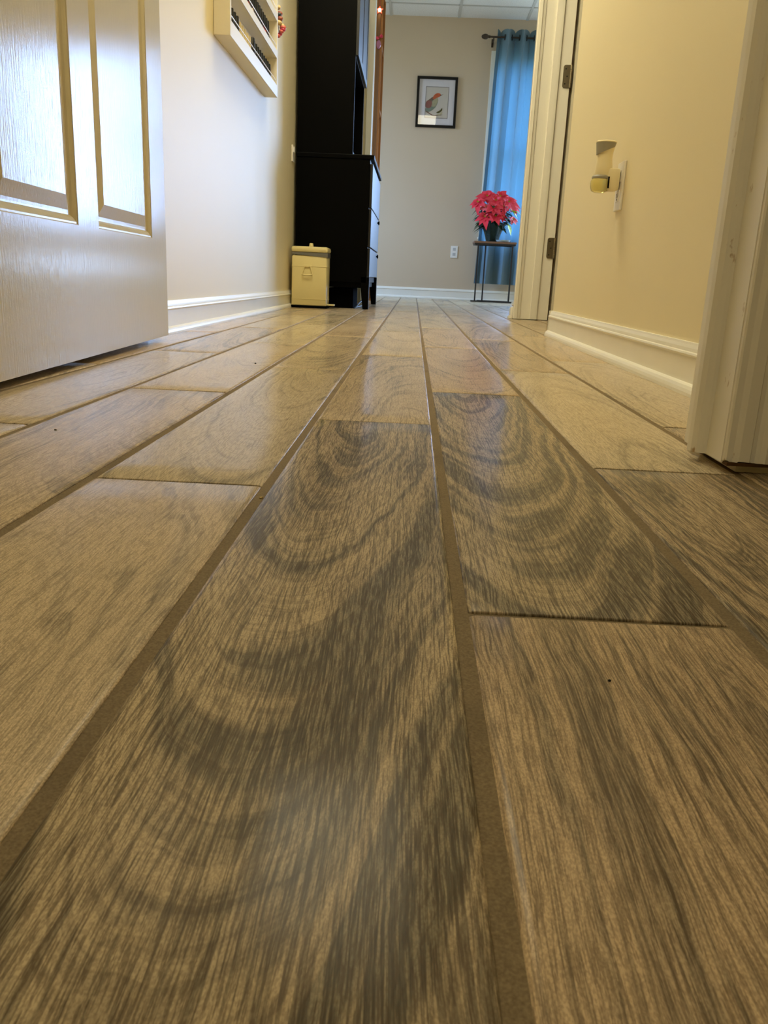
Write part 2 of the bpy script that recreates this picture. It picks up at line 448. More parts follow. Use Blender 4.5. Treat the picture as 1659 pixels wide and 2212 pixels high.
# (row, plank end nearest above): darkness, arch centre across, arch centre along (from near end), warmth, squeeze, light
HERO = {
    (1, -1): (0.92, -0.018, 0.98, 0.35, 7.0, 0.00),
    (1, 0):  (0.42, 0.050, -0.10, 0.50, 8.0, 0.20),
    (1, 1):  (0.22, 0.030, 1.20, 0.40, 8.0, 0.30),
    (2, -1): (0.58, 0.052, 0.84, 0.80, 6.0, 0.05),
    (2, 0):  (0.88, -0.020, 1.05, 0.35, 7.5, 0.05),
    (2, 1):  (0.35, 0.010, 1.20, 0.80, 8.0, 0.10),
    (2, 2):  (0.35, -0.02, 0.50, 0.80, 8.0, 0.20),
    (3, -1): (0.85, -0.030, 1.00, 0.55, 9.0, 0.05),
    (3, 0):  (0.18, 0.000, -0.25, 0.30, 9.0, 0.60),
    (3, 1):  (0.45, 0.030, 0.45, 0.60, 9.0, 0.10),
    (4, -1): (0.80, 0.000, 0.40, 0.50, 8.0, 0.00),
    (4, 0):  (0.22, 0.000, 0.20, 0.40, 8.0, 0.55),
    (0, -1): (0.24, -0.050, 0.10, 0.75, 6.0, 0.40),
    (0, 0):  (0.36, 0.030, 0.98, 0.30, 8.0, 0.45),
    (0, 1):  (0.36, -0.02, 1.10, 0.30, 8.0, 0.20),
    (-1, -1): (0.36, 0.08, 1.20, 0.80, 8.0, 0.35),
    (-1, 0): (0.22, 0.04, 1.30, 0.60, 8.0, 0.35),
    (-1, 1): (0.25, 0.0, 0.50, 0.10, 8.0, 0.45),
    (-2, -1): (0.2, 0.0, 0.50, 0.50, 8.0, 0.60),
    (-2, 0): (0.30, 0.0, 0.50, 0.50, 8.0, 0.50),
}
def make_floor():
    rnd = random.Random(5)
    bm = bmesh.new()
    lu = bm.verts.layers.float_vector.new('plank_uv')
    lg = bm.verts.layers.float_vector.new('plank_grain')
    lt = bm.verts.layers.float_vector.new('plank_tone')
    YA, YB = -1.1, 9.1
    for i in range(-13, 22):
        xa = X0 + i*W + GR/2; xb = X0 + (i+1)*W - GR/2; xc = (xa+xb)/2
        ph = PH.get(i, rnd.uniform(0, LEN))
        k0 = int(math.floor((YA-ph)/LEN)) - 1
        for k in range(k0, 14):
            ya = ph + k*LEN + GC/2; yb = ph + (k+1)*LEN - GC/2
            if yb < YA or ya > YB: continue
            seed = rnd.uniform(0, 10)
            dk, ua, va, wm, sq, lt_ = (rnd.choice((rnd.uniform(.1, .3), rnd.uniform(.2, .45), rnd.uniform(.4, .65))),
                rnd.uniform(-.09, .09), rnd.choice((rnd.uniform(-.4, .1), rnd.uniform(.85, 1.3))), rnd.uniform(.1, .9), rnd.uniform(6, 10), rnd.uniform(0, .5))
            if (i, k) in HERO: dk, ua, va, wm, sq, lt_ = HERO[(i, k)]
            zc = rnd.uniform(-0.00035, 0.00035); tx = rnd.uniform(-0.0022, 0.0022); ty = rnd.uniform(-0.0004, 0.0004)
            bowl = rnd.uniform(-0.0003, 0.0003)
            # cross profile: rounded long edges; along: rounded short ends
            e = 0.0020
            us = [xa, xa+0.0003, xa+0.0010, xa+0.0024, xa+0.0048, xc-0.04, xc, xc+0.04, xb-0.0048, xb-0.0024, xb-0.0010, xb-0.0003, xb]
            dz = [-0.0035, -0.0014, -0.0008, -0.00030, 0, 0, 0, 0, 0, -0.00030, -0.0008, -0.0014, -0.0035]
            f = 0.0007
            n = 14
            vs_ = [ya, ya+f*0.3, ya+f, ya+2.2*f] + [ya + (yb-ya)*j/n for j in range(1, n)] + [yb-2.2*f, yb-f, yb-f*0.3, yb]
            ez = [-0.0035, -0.0007, -0.0002, 0] + [0]*(n-1) + [0, -0.0002, -0.0007, -0.0035]
            grid = []
            for vv, q in zip(vs_, ez):
                row = []
                for uu, d in zip(us, dz):
                    z = min(d, q) if min(d, q) < -0.003 else d+q
                    z += zc + tx*(uu-xc) + ty*(vv-(ya+yb)/2) - bowl*(1-((vv-(ya+yb)/2)/(LEN/2))**2)
                    ve = bm.verts.new((uu, vv, z))
                    ve[lu] = (uu-xc, vv-ya, seed); ve[lg] = (dk, ua, va); ve[lt] = (wm, sq, lt_)
                    row.append(ve)
                grid.append(row)
            for a in range(len(grid)-1):
                for c in range(len(us)-1):
                    fc = bm.faces.new((grid[a][c], grid[a][c+1], grid[a+1][c+1], grid[a+1][c])); fc.smooth = (0 < a < len(grid)-2) and (0 < c < len(us)-2)
    # grout bed
    zb = -0.0016
    vs = [bm.verts.new(p) for p in ((-2.4, YA, zb), (3.2, YA, zb), (3.2, YB, zb), (-2.4, YB, zb))]
    g = bm.faces.new(vs); g.material_index = 1
    vs2 = [bm.verts.new((p.co.x, p.co.y, -0.05)) for p in vs]
    g2 = bm.faces.new(vs2[::-1]); g2.material_index = 1
    for i in range(4):
        q = bm.faces.new((vs[i], vs2[i], vs2[(i+1) % 4], vs[(i+1) % 4])); q.material_index = 1
    me = bpy.data.meshes.new('floor'); bm.to_mesh(me); bm.free()
    me.materials.append(M['plank']); me.materials.append(M['grout'])
    o = bpy.data.objects.new('floor', me); COL.objects.link(o)
    return struct(o)
make_floor()

# ================================================================== ROOM SHELL
WL = -0.712      # hall left wall face
WR = 0.527       # hall right wall face
YFAR = 8.80
def wall(name, x0, x1, y0, y1, z0=-0.0, z1=CEIL, mat='wall_cream'):
    return struct(MB().box(x0, x1, y0, y1, z0, z1).build(name, M[mat]))
# left hall wall, from the doorway wall to past the cabinet
wall('wall_left', WL-0.12, WL, 0.97, 6.3)
# stub wall across the end of the cabinet recess
wall('wall_stub', WL-0.12, -0.395, 6.302, 6.42)
# right hall wall: from doorway wall to side doorway, then beyond it, with header
mb = MB()
mb.box(WR, WR+0.115, 0.972, 3.175, 0, CEIL)
mb.box(WR, WR+0.115, 3.175, 4.56, 2.06, CEIL)
mb.box(WR+0.04, WR+0.155, 4.575, 4.72, 0, CEIL)
struct(mb.build('wall_right', M['wall_cream'], bev=0.006))
# wall with the near doorway
mb = MB()
mb.box(0.352, 2.4, 0.86, 0.97, 0, CEIL)
mb.box(-2.3, -0.66, 0.86, 0.97, 0, CEIL)
mb.box(-0.66, 0.352, 0.86, 0.97, 2.06, CEIL)
struct(mb.build('wall_doorway', M['wall_cream']))
# room behind the camera
wall('wall_near_left', -2.42, -2.3, -3.6, 0.97)
wall('wall_near_right', 2.4, 2.52, -3.6, 0.97)
wall('wall_near_back', -2.3, 2.4, -3.6, -3.48)
# far room: far wall with window opening, side walls
W1X0, W1X1, W1Z0, W1Z1 = 0.70, 1.34, 0.62, 2.26
W3X0, W3X1, W3Z0, W3Z1, W4Z0, W4Z1 = 1.50, 2.86, 0.50, 2.16, 0.06, 0.32
mb = MB()
mb.box(-2.3, W1X0, YFAR, YFAR+0.12, 0, CEIL)
mb.box(W1X1, W3X0, YFAR, YFAR+0.12, 0, CEIL); mb.box(W3X1, 3.0, YFAR, YFAR+0.12, 0, CEIL)
for za, zc_ in ((0, W4Z0), (W4Z1, W3Z0), (W3Z1, CEIL)): mb.box(W3X0, W3X1, YFAR, YFAR+0.12, za, zc_)
mb.box(W1X0, W1X1, YFAR, YFAR+0.12, 0, W1Z0)
mb.box(W1X0, W1X1, YFAR, YFAR+0.12, W1Z1, CEIL)
struct(mb.build('wall_far', M['wall_taupe']))
wall('wall_far_right', 3.0, 3.12, 4.72, YFAR+0.12, mat='wall_taupe')
W2Y0, W2Y1, W2Z0, W2Z1 = 7.35, 8.15, 0.62, 2.26  # unseen opening, added to let more daylight into the far room
mb = MB()
mb.box(-2.42, -2.3, 6.3, W2Y0, 0, CEIL); mb.box(-2.42, -2.3, W2Y1, YFAR+0.12, 0, CEIL)
mb.box(-2.42, -2.3, W2Y0, W2Y1, 0, W2Z0); mb.box(-2.42, -2.3, W2Y0, W2Y1, W2Z1, CEIL)
struct(mb.build('wall_far_left', M['wall_taupe']))
wall('wall_far_return', -2.3, WL-0.12, 6.3, 6.42, mat='wall_taupe')
wall('wall_divider', WR+0.155, 3.12, 4.62, 4.72, mat='wall_taupe')
# side room shell (dark room behind the side doorway)
wall('wall_side_room', 2.4, 2.52, 0.97, 4.62)
# ceilings with a drop-tile grid
def ceiling():
    struct(MB().box(-2.42, 3.12, -3.6, 9.1, CEIL, CEIL+0.05).build('ceiling', M['tile']))
    mb = MB()
    for k in range(-4, 6):
        x = 0.305 + 0.648*k
        if -2.3 < x < 3.1: mb.box(x-0.012, x+0.012, -3.5, YFAR, CEIL-0.006, CEIL-0.0005)
    for k in range(0, 22):
        y = 8.43 - 0.61*k
        if y > -3.5: mb.box(-2.3, 3.1, y-0.012, y+0.012, CEIL-0.0055, CEIL-0.0006)
    struct(mb.build('ceiling_grid', M['tgrid']))
ceiling()
struct(MB().box(-3.0, 3.6, -3.7, 1.0, -0.12, -0.052).build('floor_slab', M['grout']))
struct(MB().box(-2.4, 2.5, -3.6, -1.101, -0.05, -0.001).build('floor_near_room', M['grout']))

# baseboards with quarter-round shoe
def base_profile(t=0.013, h=0.092):
    # (out, z) outline; out>0 away from the wall
    return [(0, 0.0), (t+0.011, 0.0), (t+0.0108, 0.006), (t+0.0092, 0.012), (t+0.006, 0.017), (t+0.001, 0.020), (t-0.002, 0.0203), (t-0.002, h-0.026),
            (t+0.001, h-0.0245), (t+0.0022, h-0.021), (t+0.001, h-0.0175), (t-0.003, h-0.0165), (t-0.003, h-0.0140), (t-0.0035, h-0.010), (t-0.006, h-0.004), (t-0.007, h), (0, h)]
def baseboard(name, axis, wall_pos, sgn, a, b, h=0.092):
    pr = [(wall_pos + sgn*o_, z) for o_, z in base_profile(h=h)]
    ob = MB().prism(pr, axis, a, b).build(name, M['base'], smooth=False)
    return struct(ob)
baseboard('baseboard_left', 'y', WL, 1, 0.97, 6.3)
baseboard('baseboard_right', 'y', WR, -1, 0.972, 3.172)
baseboard('baseboard_right_return', 'x', 3.175, 1, WR-0.012, WR+0.10)
baseboard('baseboard_far', 'x', YFAR, -1, -2.3, 1.43, h=0.105)
baseboard('baseboard_beyond_door', 'y', WR+0.04, -1, 4.60, 4.72)

# ================================================================== TRIM
def strip_profile(name, pts, z0, z1, mat='trim', label=None):
    o = MB().prism(pts, 'z', z0, z1).build(name, M[mat])
    return struct(o, label)
# near doorway right side: jamb with stop (facing the hall), colonial casing facing the camera
zb = 0.010
strip_profile('trim_1', [(0.334, 0.858), (0.334, 0.903), (0.330, 0.904), (0.324, 0.907), (0.320, 0.913), (0.319, 0.921), (0.3215, 0.926), (0.3215, 0.930), (0.332, 0.933), (0.333, 0.975),
                         (0.352, 0.975), (0.352, 0.858)], zb, 2.06, mat='worn')
cas = [(0.335, 0.860), (0.335, 0.853), (0.3365, 0.8505), (0.3425, 0.8500), (0.345, 0.8475), (0.3475, 0.8455), (0.3585, 0.8450), (0.3605, 0.8485),
       (0.3650, 0.8490), (0.3685, 0.8455), (0.3735, 0.8425), (0.3790, 0.8435), (0.3845, 0.8470), (0.392, 0.8465), (0.400, 0.8440), (0.404, 0.8430), (0.406, 0.8445), (0.406, 0.860)]
rr = random.Random(2)
def chipped_casing():
    mb = MB(); bm = mb.bm
    n = len(cas)
    bot = [bm.verts.new((x, y, zb + 0.001 + (rr.uniform(0, 0.0035) if y < 0.856 else 0))) for x, y in cas]
    top = [bm.verts.new((x, y, 2.12)) for x, y in cas]
    bm.faces.new(bot[::-1]); bm.faces.new(top)
    for i in range(n): bm.faces.new((bot[i], bot[(i+1) % n], top[(i+1) % n], top[i]))
    return struct(mb.build('trim_2', M['worn']))
chipped_casing()
# bare wood under the chipped casing paint
struct(MB().box(0.336, 0.405, 0.846, 0.859, zb-0.001, zb+0.0025).build('trim_3', M['rawwood']))
# left jamb / casing of the same doorway (outside the frame but seen in reflections)
strip_profile('trim_4', [(-0.66, 0.858), (-0.642, 0.858), (-0.642, 0.975), (-0.66, 0.975)], 0, 2.06)
strip_profile('trim_5', [(-0.71, 0.845), (-0.645, 0.845), (-0.645, 0.859), (-0.71, 0.859)], 0, 2.12)
# header jamb
struct(MB().box(-0.64, 0.333, 0.858, 0.975, 2.045, 2.06).build('trim_6', M['trim']))

# side doorway far jamb, facing the camera (y about 4.55), with stop and casing edge
JX = 0.560
side = [(JX-0.012, 4.540), (JX-0.012, 4.60), (JX+0.170, 4.60), (JX+0.170, 4.556), (JX+0.112, 4.556), (JX+0.111, 4.545), (JX+0.100, 4.5435),
        (JX+0.076, 4.5435), (JX+0.074, 4.555), (JX+0.022, 4.555), (JX+0.020, 4.549), (JX+0.006, 4.546), (JX+0.004, 4.540)]
strip_profile('trim_7', side, 0.003, 2.06)
strip_profile('trim_8', [(JX-0.016, 4.545), (JX-0.013, 4.600), (JX-0.005, 4.606), (JX+0.001, 4.606), (JX+0.001, 4.543), (JX-0.004, 4.541)], 0.003, 2.12)
# small base block to the left of that casing
struct(MB().prism([(JX-0.034, 0), (JX-0.032, 0.012), (JX-0.025, 0.018), (JX-0.025, 0.05), (JX-0.021, 0.058), (JX-0.018, 0.062), (JX, 0.062), (JX, 0)], 'y', 4.60, 4.66)
       .build('trim_9', M['base'], bev=0.002))
# white casing on the stub wall and wall edge trim
struct(MB().box(-0.395, -0.352, 6.285, 6.43, 0, 2.30).build('trim_10', M['trim'], bev=0.003))

# hinges (the door they carry stands open inside the dark side room)
def hinge(zc):
    h = thing('door_hinge', 'satin nickel hinge leaf on the side doorway jamb, %s of the two' % ('upper' if zc > 0.8 else 'lower'), 'hinge', (JX+0.15, 4.545, zc))
    mb = MB(); pts = []
    w, hh, r = 0.020, 0.052, 0.011
    x0 = JX+0.133; x1 = JX+0.168
    out = []
    for cx_, cz_, a0 in ((x0+r, zc+hh-r, 90), (x0+r, zc-hh+r, 180)):
        for j in range(6):
            t = radians(a0 + 90*j/5); out.append((cx_+r*cos(t), cz_+r*sin(t)))
    out += [(x1, zc-hh), (x1, zc+hh)]
    mb.prism(out, 'y', 4.5515, 4.5555)
    mb.build('leaf', M['nickel'], h)
    kb = MB()
    for j in range(5):
        kb.lathe([(0.0065, 0), (0.0065, 0.0196)], x1+0.004, 4.552, zc-hh+0.0208*j+0.0008, 14)
    kb.build('knuckle', M['nickel'], h, smooth=True)
    for dx, dz in ((0.012, 0.034), (0.020, 0.0), (0.012, -0.034)):
        MB().lathe([(0.0036, 0), (0.003, -0.0014)], x0+dx, 4.5513, zc+dz, 12, 'y').build('screw', M['darkmetal'], h, smooth=True)
hinge(1.190); hinge(0.372)

# ================================================================== DOORS
def panel_door(name, length, height, thick, mat, panels_u, panels_z, label=None):
    """door leaf in its own frame: u along x from 0..length, face at y=0 (front, -y) ; raised panels on both faces"""
    root = bpy.data.objects.new(name, None); COL.objects.link(root)
    bm = bmesh.new()
    us = sorted({0, length} | {a for p in panels_u for a in p}); zs = sorted({0, height} | {a for p in panels_z for a in p})
    def is_panel(u0, u1, z0, z1):
        return any(abs(u0-a) < 1e-6 and abs(u1-b_) < 1e-6 for a, b_ in panels_u) and any(abs(z0-a) < 1e-6 and abs(z1-b_) < 1e-6 for a, b_ in panels_z)
    for side_ in (0, 1):
        yf = 0 if side_ == 0 else thick
        s = 1 if side_ == 0 else -1
        for i in range(len(us)-1):
            for j in range(len(zs)-1):
                u0, u1, z0, z1 = us[i], us[i+1], zs[j], zs[j+1]
                loops = [(0, 0)]
                if is_panel(u0, u1, z0, z1):
                    # ogee sticking, flat, raised bevel up to field
                    loops = [(0, 0), (0.002, 0.002), (0.005, 0.0022), (0.012, 0.0055), (0.016, 0.009), (0.019, 0.0095), (0.024, 0.0095), (0.046, 0.0035), (0.048, 0.0030)]
                prev = None
                for d, dep in loops:
                    ring = [bm.verts.new((uu, yf + s*dep, zz)) for uu, zz in ((u0+d, z0+d), (u1-d, z0+d), (u1-d, z1-d), (u0+d, z1-d))]
                    if prev:
                        for k in range(4):
                            bm.faces.new((prev[k], prev[(k+1) % 4], ring[(k+1) % 4], ring[k]))
                    prev = ring
                bm.faces.new(prev)
    # edges
    for (ua, za, ub, zb_) in ((0, 0, length, 0), (length, 0, length, height), (length, height, 0, height), (0, height, 0, 0)):
        bm.faces.new([bm.verts.new(p) for p in ((ua, 0, za), (ub, 0, zb_), (ub, thick, zb_), (ua, thick, za))])
    bmesh.ops.remove_doubles(bm, verts=bm.verts, dist=1e-5)
    mb = MB(); mb.bm.free(); mb.bm = bm
    o = mb.build('leaf', mat, None); o.parent = root
    return root
# left door: hinged at the near doorway, standing open along the left hall wall
A = Vector((-0.5885, 1.060, 0.012)); B = Vector((-0.6425, 2.195, 0.012))
dirv = (B-A); ang = math.atan2(dirv.y, dirv.x); Ld = dirv.length
fe = lambda y: Ld - (2.195-y)*Ld/(2.195-1.06)   # along-leaf position of a given y
pu = [(fe(1.200), fe(1.548)), (fe(1.662), fe(2.060))]
d1 = panel_door('door_1', Ld, 2.03, 0.035, M['door'], pu, [(0.238, 0.93), (1.09, 1.86)])
d1.location = A; d1.rotation_euler = (0, 0, ang)
struct(d1, 'white two-over-two raised panel door standing open along the left wall')
for kz in (0.25, 1.05, 1.85):
    hb = MB().lathe([(0.0065, -0.05), (0.0065, 0.05)], -0.008, 0.0, kz, 12).build('hinge', M['nickel'], None, smooth=True); hb.parent = d1
# knob near the free edge (above the frame)
kn = MB().lathe([(0.030, 0), (0.030, -0.006), (0.012, -0.012), (0.012, -0.035), (0.027, -0.045), (0.029, -0.060), (0.018, -0.072), (0.004, -0.074)], Ld-0.065, 0.0, 0.98, 20, 'y').build('knob', M['nickel'], None, smooth=True)
kn.parent = d1
# side room door leaf, swung inside, beyond the dark gap
d2 = panel_door('door_2', 0.76, 2.03, 0.035, M['door'], [(0.11, 0.33), (0.43, 0.65)], [(0.24, 0.93), (1.09, 1.86)])
d2.location = (JX+0.185, 4.555, 0.012); struct(d2, 'white panel door swung open inside the dark side room')

# ================================================================== WINDOWS
def window(name, fixed, a0, a1, z0, z1, axis, sgn, nm=1, rails=1):
    """axis 'x': lies in a wall of constant y=fixed; sgn points into the room"""
    root = bpy.data.objects.new(name, None); COL.objects.link(root)
    def bx(mb, p0, p1, q0, q1, za, zb_):
        if axis == 'x': mb.box(p0, p1, min(q0, q1), max(q0, q1), za, zb_)
        else: mb.box(min(q0, q1), max(q0, q1), p0, p1, za, zb_)
    t = 0.065
    mb = MB()   # casing on the room side
    q0, q1 = fixed, fixed + sgn*0.016
    bx(mb, a0-t, a0, q0, q1, z0-t, z1+t); bx(mb, a1, a1+t, q0, q1, z0-t, z1+t)
    bx(mb, a0, a1, q0, q1, z1, z1+t); bx(mb, a0, a1, q0, q1, z0-t, z0)
    c = mb.build('casing', M['trim'], None, bev=0.003); c.parent = root
    sl = MB(); bx(sl, a0-t-0.01, a1+t+0.01, fixed, fixed+sgn*0.035, z0-0.012, z0+0.006)
    s_ = sl.build('sill', M['trim'], None, bev=0.003); s_.parent = root
    fm = MB(); f0, f1 = fixed - sgn*0.04, fixed - sgn*0.075
    w = (a1-a0)/nm
    for i in range(nm):
        b0, b1 = a0+i*w, a0+(i+1)*w; e_ = 0.035
        bx(fm, b0, b0+e_, f0, f1, z0, z1); bx(fm, b1-e_, b1, f0, f1, z0, z1)
        bx(fm, b0+e_, b1-e_, f0, f1, z0, z0+e_); bx(fm, b0+e_, b1-e_, f0, f1, z1-e_, z1)
        for r_ in range(rails):
            zc = z0 + (z1-z0)*(r_+1)/(rails+1); bx(fm, b0+e_, b1-e_, f0, f1, zc-0.02, zc+0.02)
    f_ = fm.build('sash', M['trim'], None, bev=0.002); f_.parent = root
    for i in range(nm):
        g = MB(); bx(g, a0+i*w+0.03, a0+(i+1)*w-0.03, fixed - sgn*0.056, fixed - sgn*0.060, z0+0.03, z1-0.03)
        g_ = g.build('pane', M['glass'], f_)
        g_.matrix_parent_inverse = Matrix.Identity(4)
    return struct(root)
window('window_1', YFAR, W1X0, W1X1, W1Z0, W1Z1, 'x', -1, nm=1)
window('window_3', YFAR, W3X0, W3X1, W3Z0, W3Z1, 'x', -1, nm=2, rails=0)
window('window_4', YFAR, W3X0, W3X1, W4Z0, W4Z1, 'x', -1, nm=2, rails=0)
portal(((W3X0+W3X1)/2, YFAR+0.11, (W3Z0+W3Z1)/2), (radians(-90), 0, 0), W3X1-W3X0, W3Z1-W3Z0)
portal(((W3X0+W3X1)/2, YFAR+0.11, (W4Z0+W4Z1)/2), (radians(-90), 0, 0), W3X1-W3X0, W4Z1-W4Z0)
window('window_added', -2.3, W2Y0, W2Y1, W2Z0, W2Z1, 'y', 1, nm=1)  # added window out of view, brightens the far wall and ceiling
portal((-2.41, (W2Y0+W2Y1)/2, (W2Z0+W2Z1)/2), (0, radians(-90), 0), W2Z1-W2Z0, W2Y1-W2Y0)
portal(((W1X0+W1X1)/2, YFAR+0.11, (W1Z0+W1Z1)/2), (radians(-90), 0, 0), W1X1-W1X0, W1Z1-W1Z0)

# ================================================================== CEILING LIGHTS
def troffer(x0, x1, y0, y1, strength, label):
    t = thing('ceiling_light', label, 'ceiling light', ((x0+x1)/2, (y0+y1)/2, CEIL-0.001), 'ceiling light panels')
    mb = MB(); w = 0.022
    for b_ in ((x0-w, x1+w, y0-w, y0), (x0-w, x1+w, y1, y1+w), (x0-w, x0, y0, y1), (x1, x1+w, y0, y1)):
        mb.box(b_[0], b_[1], b_[2], b_[3], CEIL-0.016, CEIL-0.0065)
    mb.build('frame', M['tgrid'], t)
    MB().box(x0, x1, y0, y1, CEIL-0.013, CEIL-0.008).build('diffuser', emis('lamp_diffuser', LAMP, strength), t)
troffer(-0.64, 0.215, 2.85, 3.98, LAMP_STRENGTH, 'rectangular ceiling light panel above the middle of the hall')
troffer(-0.36, 0.215, 1.15, 1.72, LAMP_STRENGTH*0.75, 'added unseen ceiling light panel above the near end of the hall')  # extra panel out of view, added to lift the dim lower right wall
troffer(-1.30, -0.70, -2.2, -1.05, ROOM_LAMP_STRENGTH, 'rectangular ceiling light panel above the room behind the camera')

# ================================================================== NAIL POLISH RACK
RX0, RX1, RY0, RY1, RZ0, RZ1 = WL+0.001, -0.655, 3.050, 4.035, 0.942, 1.80
rack = thing('nail_polish_rack', 'white wooden wall rack of narrow shelves hung on the left wall', 'wall rack', (RX0, (RY0+RY1)/2, RZ0))
MB().box(RX0, RX1, RY0, RY0+0.018, RZ0, RZ1).build('side_panel', M['rack'], rack, bev=0.001)
MB().box(RX0, RX1, RY1-0.018, RY1, RZ0, RZ1).build('side_panel', M['rack'], rack, bev=0.001)
MB().box(RX0, RX0+0.005, RY0+0.018, RY1-0.018, RZ0, RZ1).build('back_panel', M['rack'], rack)
shelf_z = [RZ0, 1.098, 1.244, 1.390, 1.536, 1.682]
for i, sz in enumerate(shelf_z):
    mb = MB(); mb.box(RX0+0.005, RX1-0.006, RY0+0.018, RY1-0.018, sz, sz+0.010)
    lip = sz+(0.048 if i == 0 else 0.030)
    mb.box(RX1-0.006, RX1, RY0+0.018, RY1-0.018, sz, lip)
    sh = mb.build('shelf', M['rack'], rack, bev=0.0008)
    yy0, yy1 = RY0+0.022, RY1-0.035
    zr = lip+0.017
    rl = MB().tube([(RX1-0.003, yy0, lip), (RX1-0.003, yy0, zr-0.004), (RX1-0.003, yy0+0.004, zr), (RX1-0.003, yy1-0.004, zr), (RX1-0.003, yy1, zr-0.004), (RX1-0.003, yy1, lip)], 0.0018, 8)
    rl.build('rail', M['plastic'], rack, smooth=True)
MB().box(RX0, RX1, RY0, RY1, RZ1, RZ1+0.012).build('top_board', M['rack'], rack, bev=0.001)

def polish_mat(i, c): return paint('polish_%d' % i, c, 0.12, 0.6, 0.05, 40)
PC = [(120, 18, 34), (40, 24, 60), (150, 40, 60), (24, 40, 70), (200, 120, 130), (30, 20, 26), (180, 60, 40), (60, 90, 110), (210, 190, 170), (90, 30, 70)]
PM = [polish_mat(i, c) for i, c in enumerate(PC)]
CAPK = paint('cap_black', (12, 12, 14), 0.25, 0.5, 0.05, 40)
CAPG = paint('cap_champagne', (212, 196, 150), 0.3, 0.5, 0.05, 40)
CAPW = paint('cap_wide_black', (14, 13, 16), 0.35, 0.5, 0.05, 40)
protos = {}
def bottle(pm, cap, wide, x, y, z, label, group):
    key = (pm, cap, wide)
    w = 0.0115 if not wide else 0.018
    if key not in protos:
        b = MB()
        h = 0.052
        prof = [(w*0.8, 0), (w, 0.003), (w, h-0.006), (w*0.75, h-0.001), (0.005, h), (0.005, h+0.003)]
        b.lathe(prof, 0, 0, 0, 14)
        o = b.build('nail_polish_bottle', PM[pm], None, smooth=True)
        ch = 0.055 if cap != 'g' else 0.048
        cw = 0.0098 if not wide else 0.017
        c = MB().lathe([(cw, h+0.002), (cw, h+0.004), (cw*0.86, h+ch-0.003), (cw*0.72, h+ch)], 0, 0, 0, 12)
        c_ = c.build('cap', {'k': CAPK, 'g': CAPG, 'w': CAPW}[cap], None, smooth=True); c_.parent = o
        protos[key] = o
        r = o
    else:
        r = copy_tree(protos[key])
    r.location = (x, y, z)
    return tag(r, label, 'nail polish', group)
rb = random.Random(11)
ymid = lambda k, n: RY0+0.045 + (RY1-RY0-0.13)*k/(n-1)
seq = ['k']*5 + ['g']*5 + ['w'] + ['k']*9
n = len(seq)
for k, c in enumerate(seq):
    y = ymid(k, n)
    if c == 'k' and k < 5: lab, gr = 'black-capped nail polish bottle at the near end of the lowest rack shelf', 'near black-capped bottles on the lowest shelf'
    elif c == 'g': lab, gr = 'nail polish bottle with a pale gold cap on the lowest rack shelf', 'gold-capped bottles on the lowest shelf'
    elif c == 'w': lab, gr = 'wide black-capped bottle between gold-capped and slim black-capped ones', None
    else: lab, gr = 'slim black-capped nail polish bottle at the far end of the lowest rack shelf', 'far black-capped bottles on the lowest shelf'
    bottle(rb.randrange(10) if c != 'w' else 5, c, c == 'w', RX1-0.026, y, shelf_z[0]+0.0102, lab, gr)
for k in range(21):
    bottle(rb.choice((0, 6, 2, 5, 3, 8, 7, 1)), 'k', False, RX1-0.026, ymid(k, 22), shelf_z[1]+0.0102,
           'black-capped nail polish bottle on the second rack shelf from the bottom', 'bottles on the second shelf')
for k in range(12, 20):
    bottle(rb.randrange(10), 'k', False, RX1-0.026, ymid(k, 22), shelf_z[2]+0.0102,
           'black-capped nail polish bottle on the third rack shelf from the bottom', 'bottles on the third shelf')

# colourful beaded string hanging beside the rack
CM = [paint('bead_%d' % i, c, 0.4, 0.5, 0.1, 60) for i, c in enumerate([(214, 70, 40), (220, 190, 130), (50, 60, 64), (150, 80, 60), (180, 150, 140), (206, 96, 84), (200, 60, 90)])]
gar = thing('beaded_garland', 'small bright string of red, cream and charcoal beads hanging beside the wall rack', 'garland', (WL+0.03, 4.085, 1.36))
MB().tube([(WL+0.012, 4.085, 1.365), (WL+0.03, 4.085, 1.35), (WL+0.045, 4.085, 1.28), (WL+0.055, 4.085, 1.21)], 0.0012, 6).build('cord', M['blackmatte'], gar)
MB().lathe([(0.003, 0), (0.003, 0.018), (0.006, 0.020)], WL, 4.085, 1.365, 10, 'x').build('hook', M['plastic'], gar, smooth=True)
rg = random.Random(4)
order = [0, 0, 1, 2, 2, 3, 2, 4, 3, 2, 1, 1, 5, 6, 5, 6, 5]
for i, ci in enumerate(order):
    t = i/(len(order)-1)
    zz = 1.335 - 0.130*t; xx = WL+0.036+0.030*t + rg.uniform(-.012, .012)*(0.5+t)
    MB().sphere((xx, 4.085+rg.uniform(-.012, .012), zz), rg.uniform(.009, .014), 10, (1.15, 1, 0.8)).build('bead', CM[ci], gar, smooth=True)

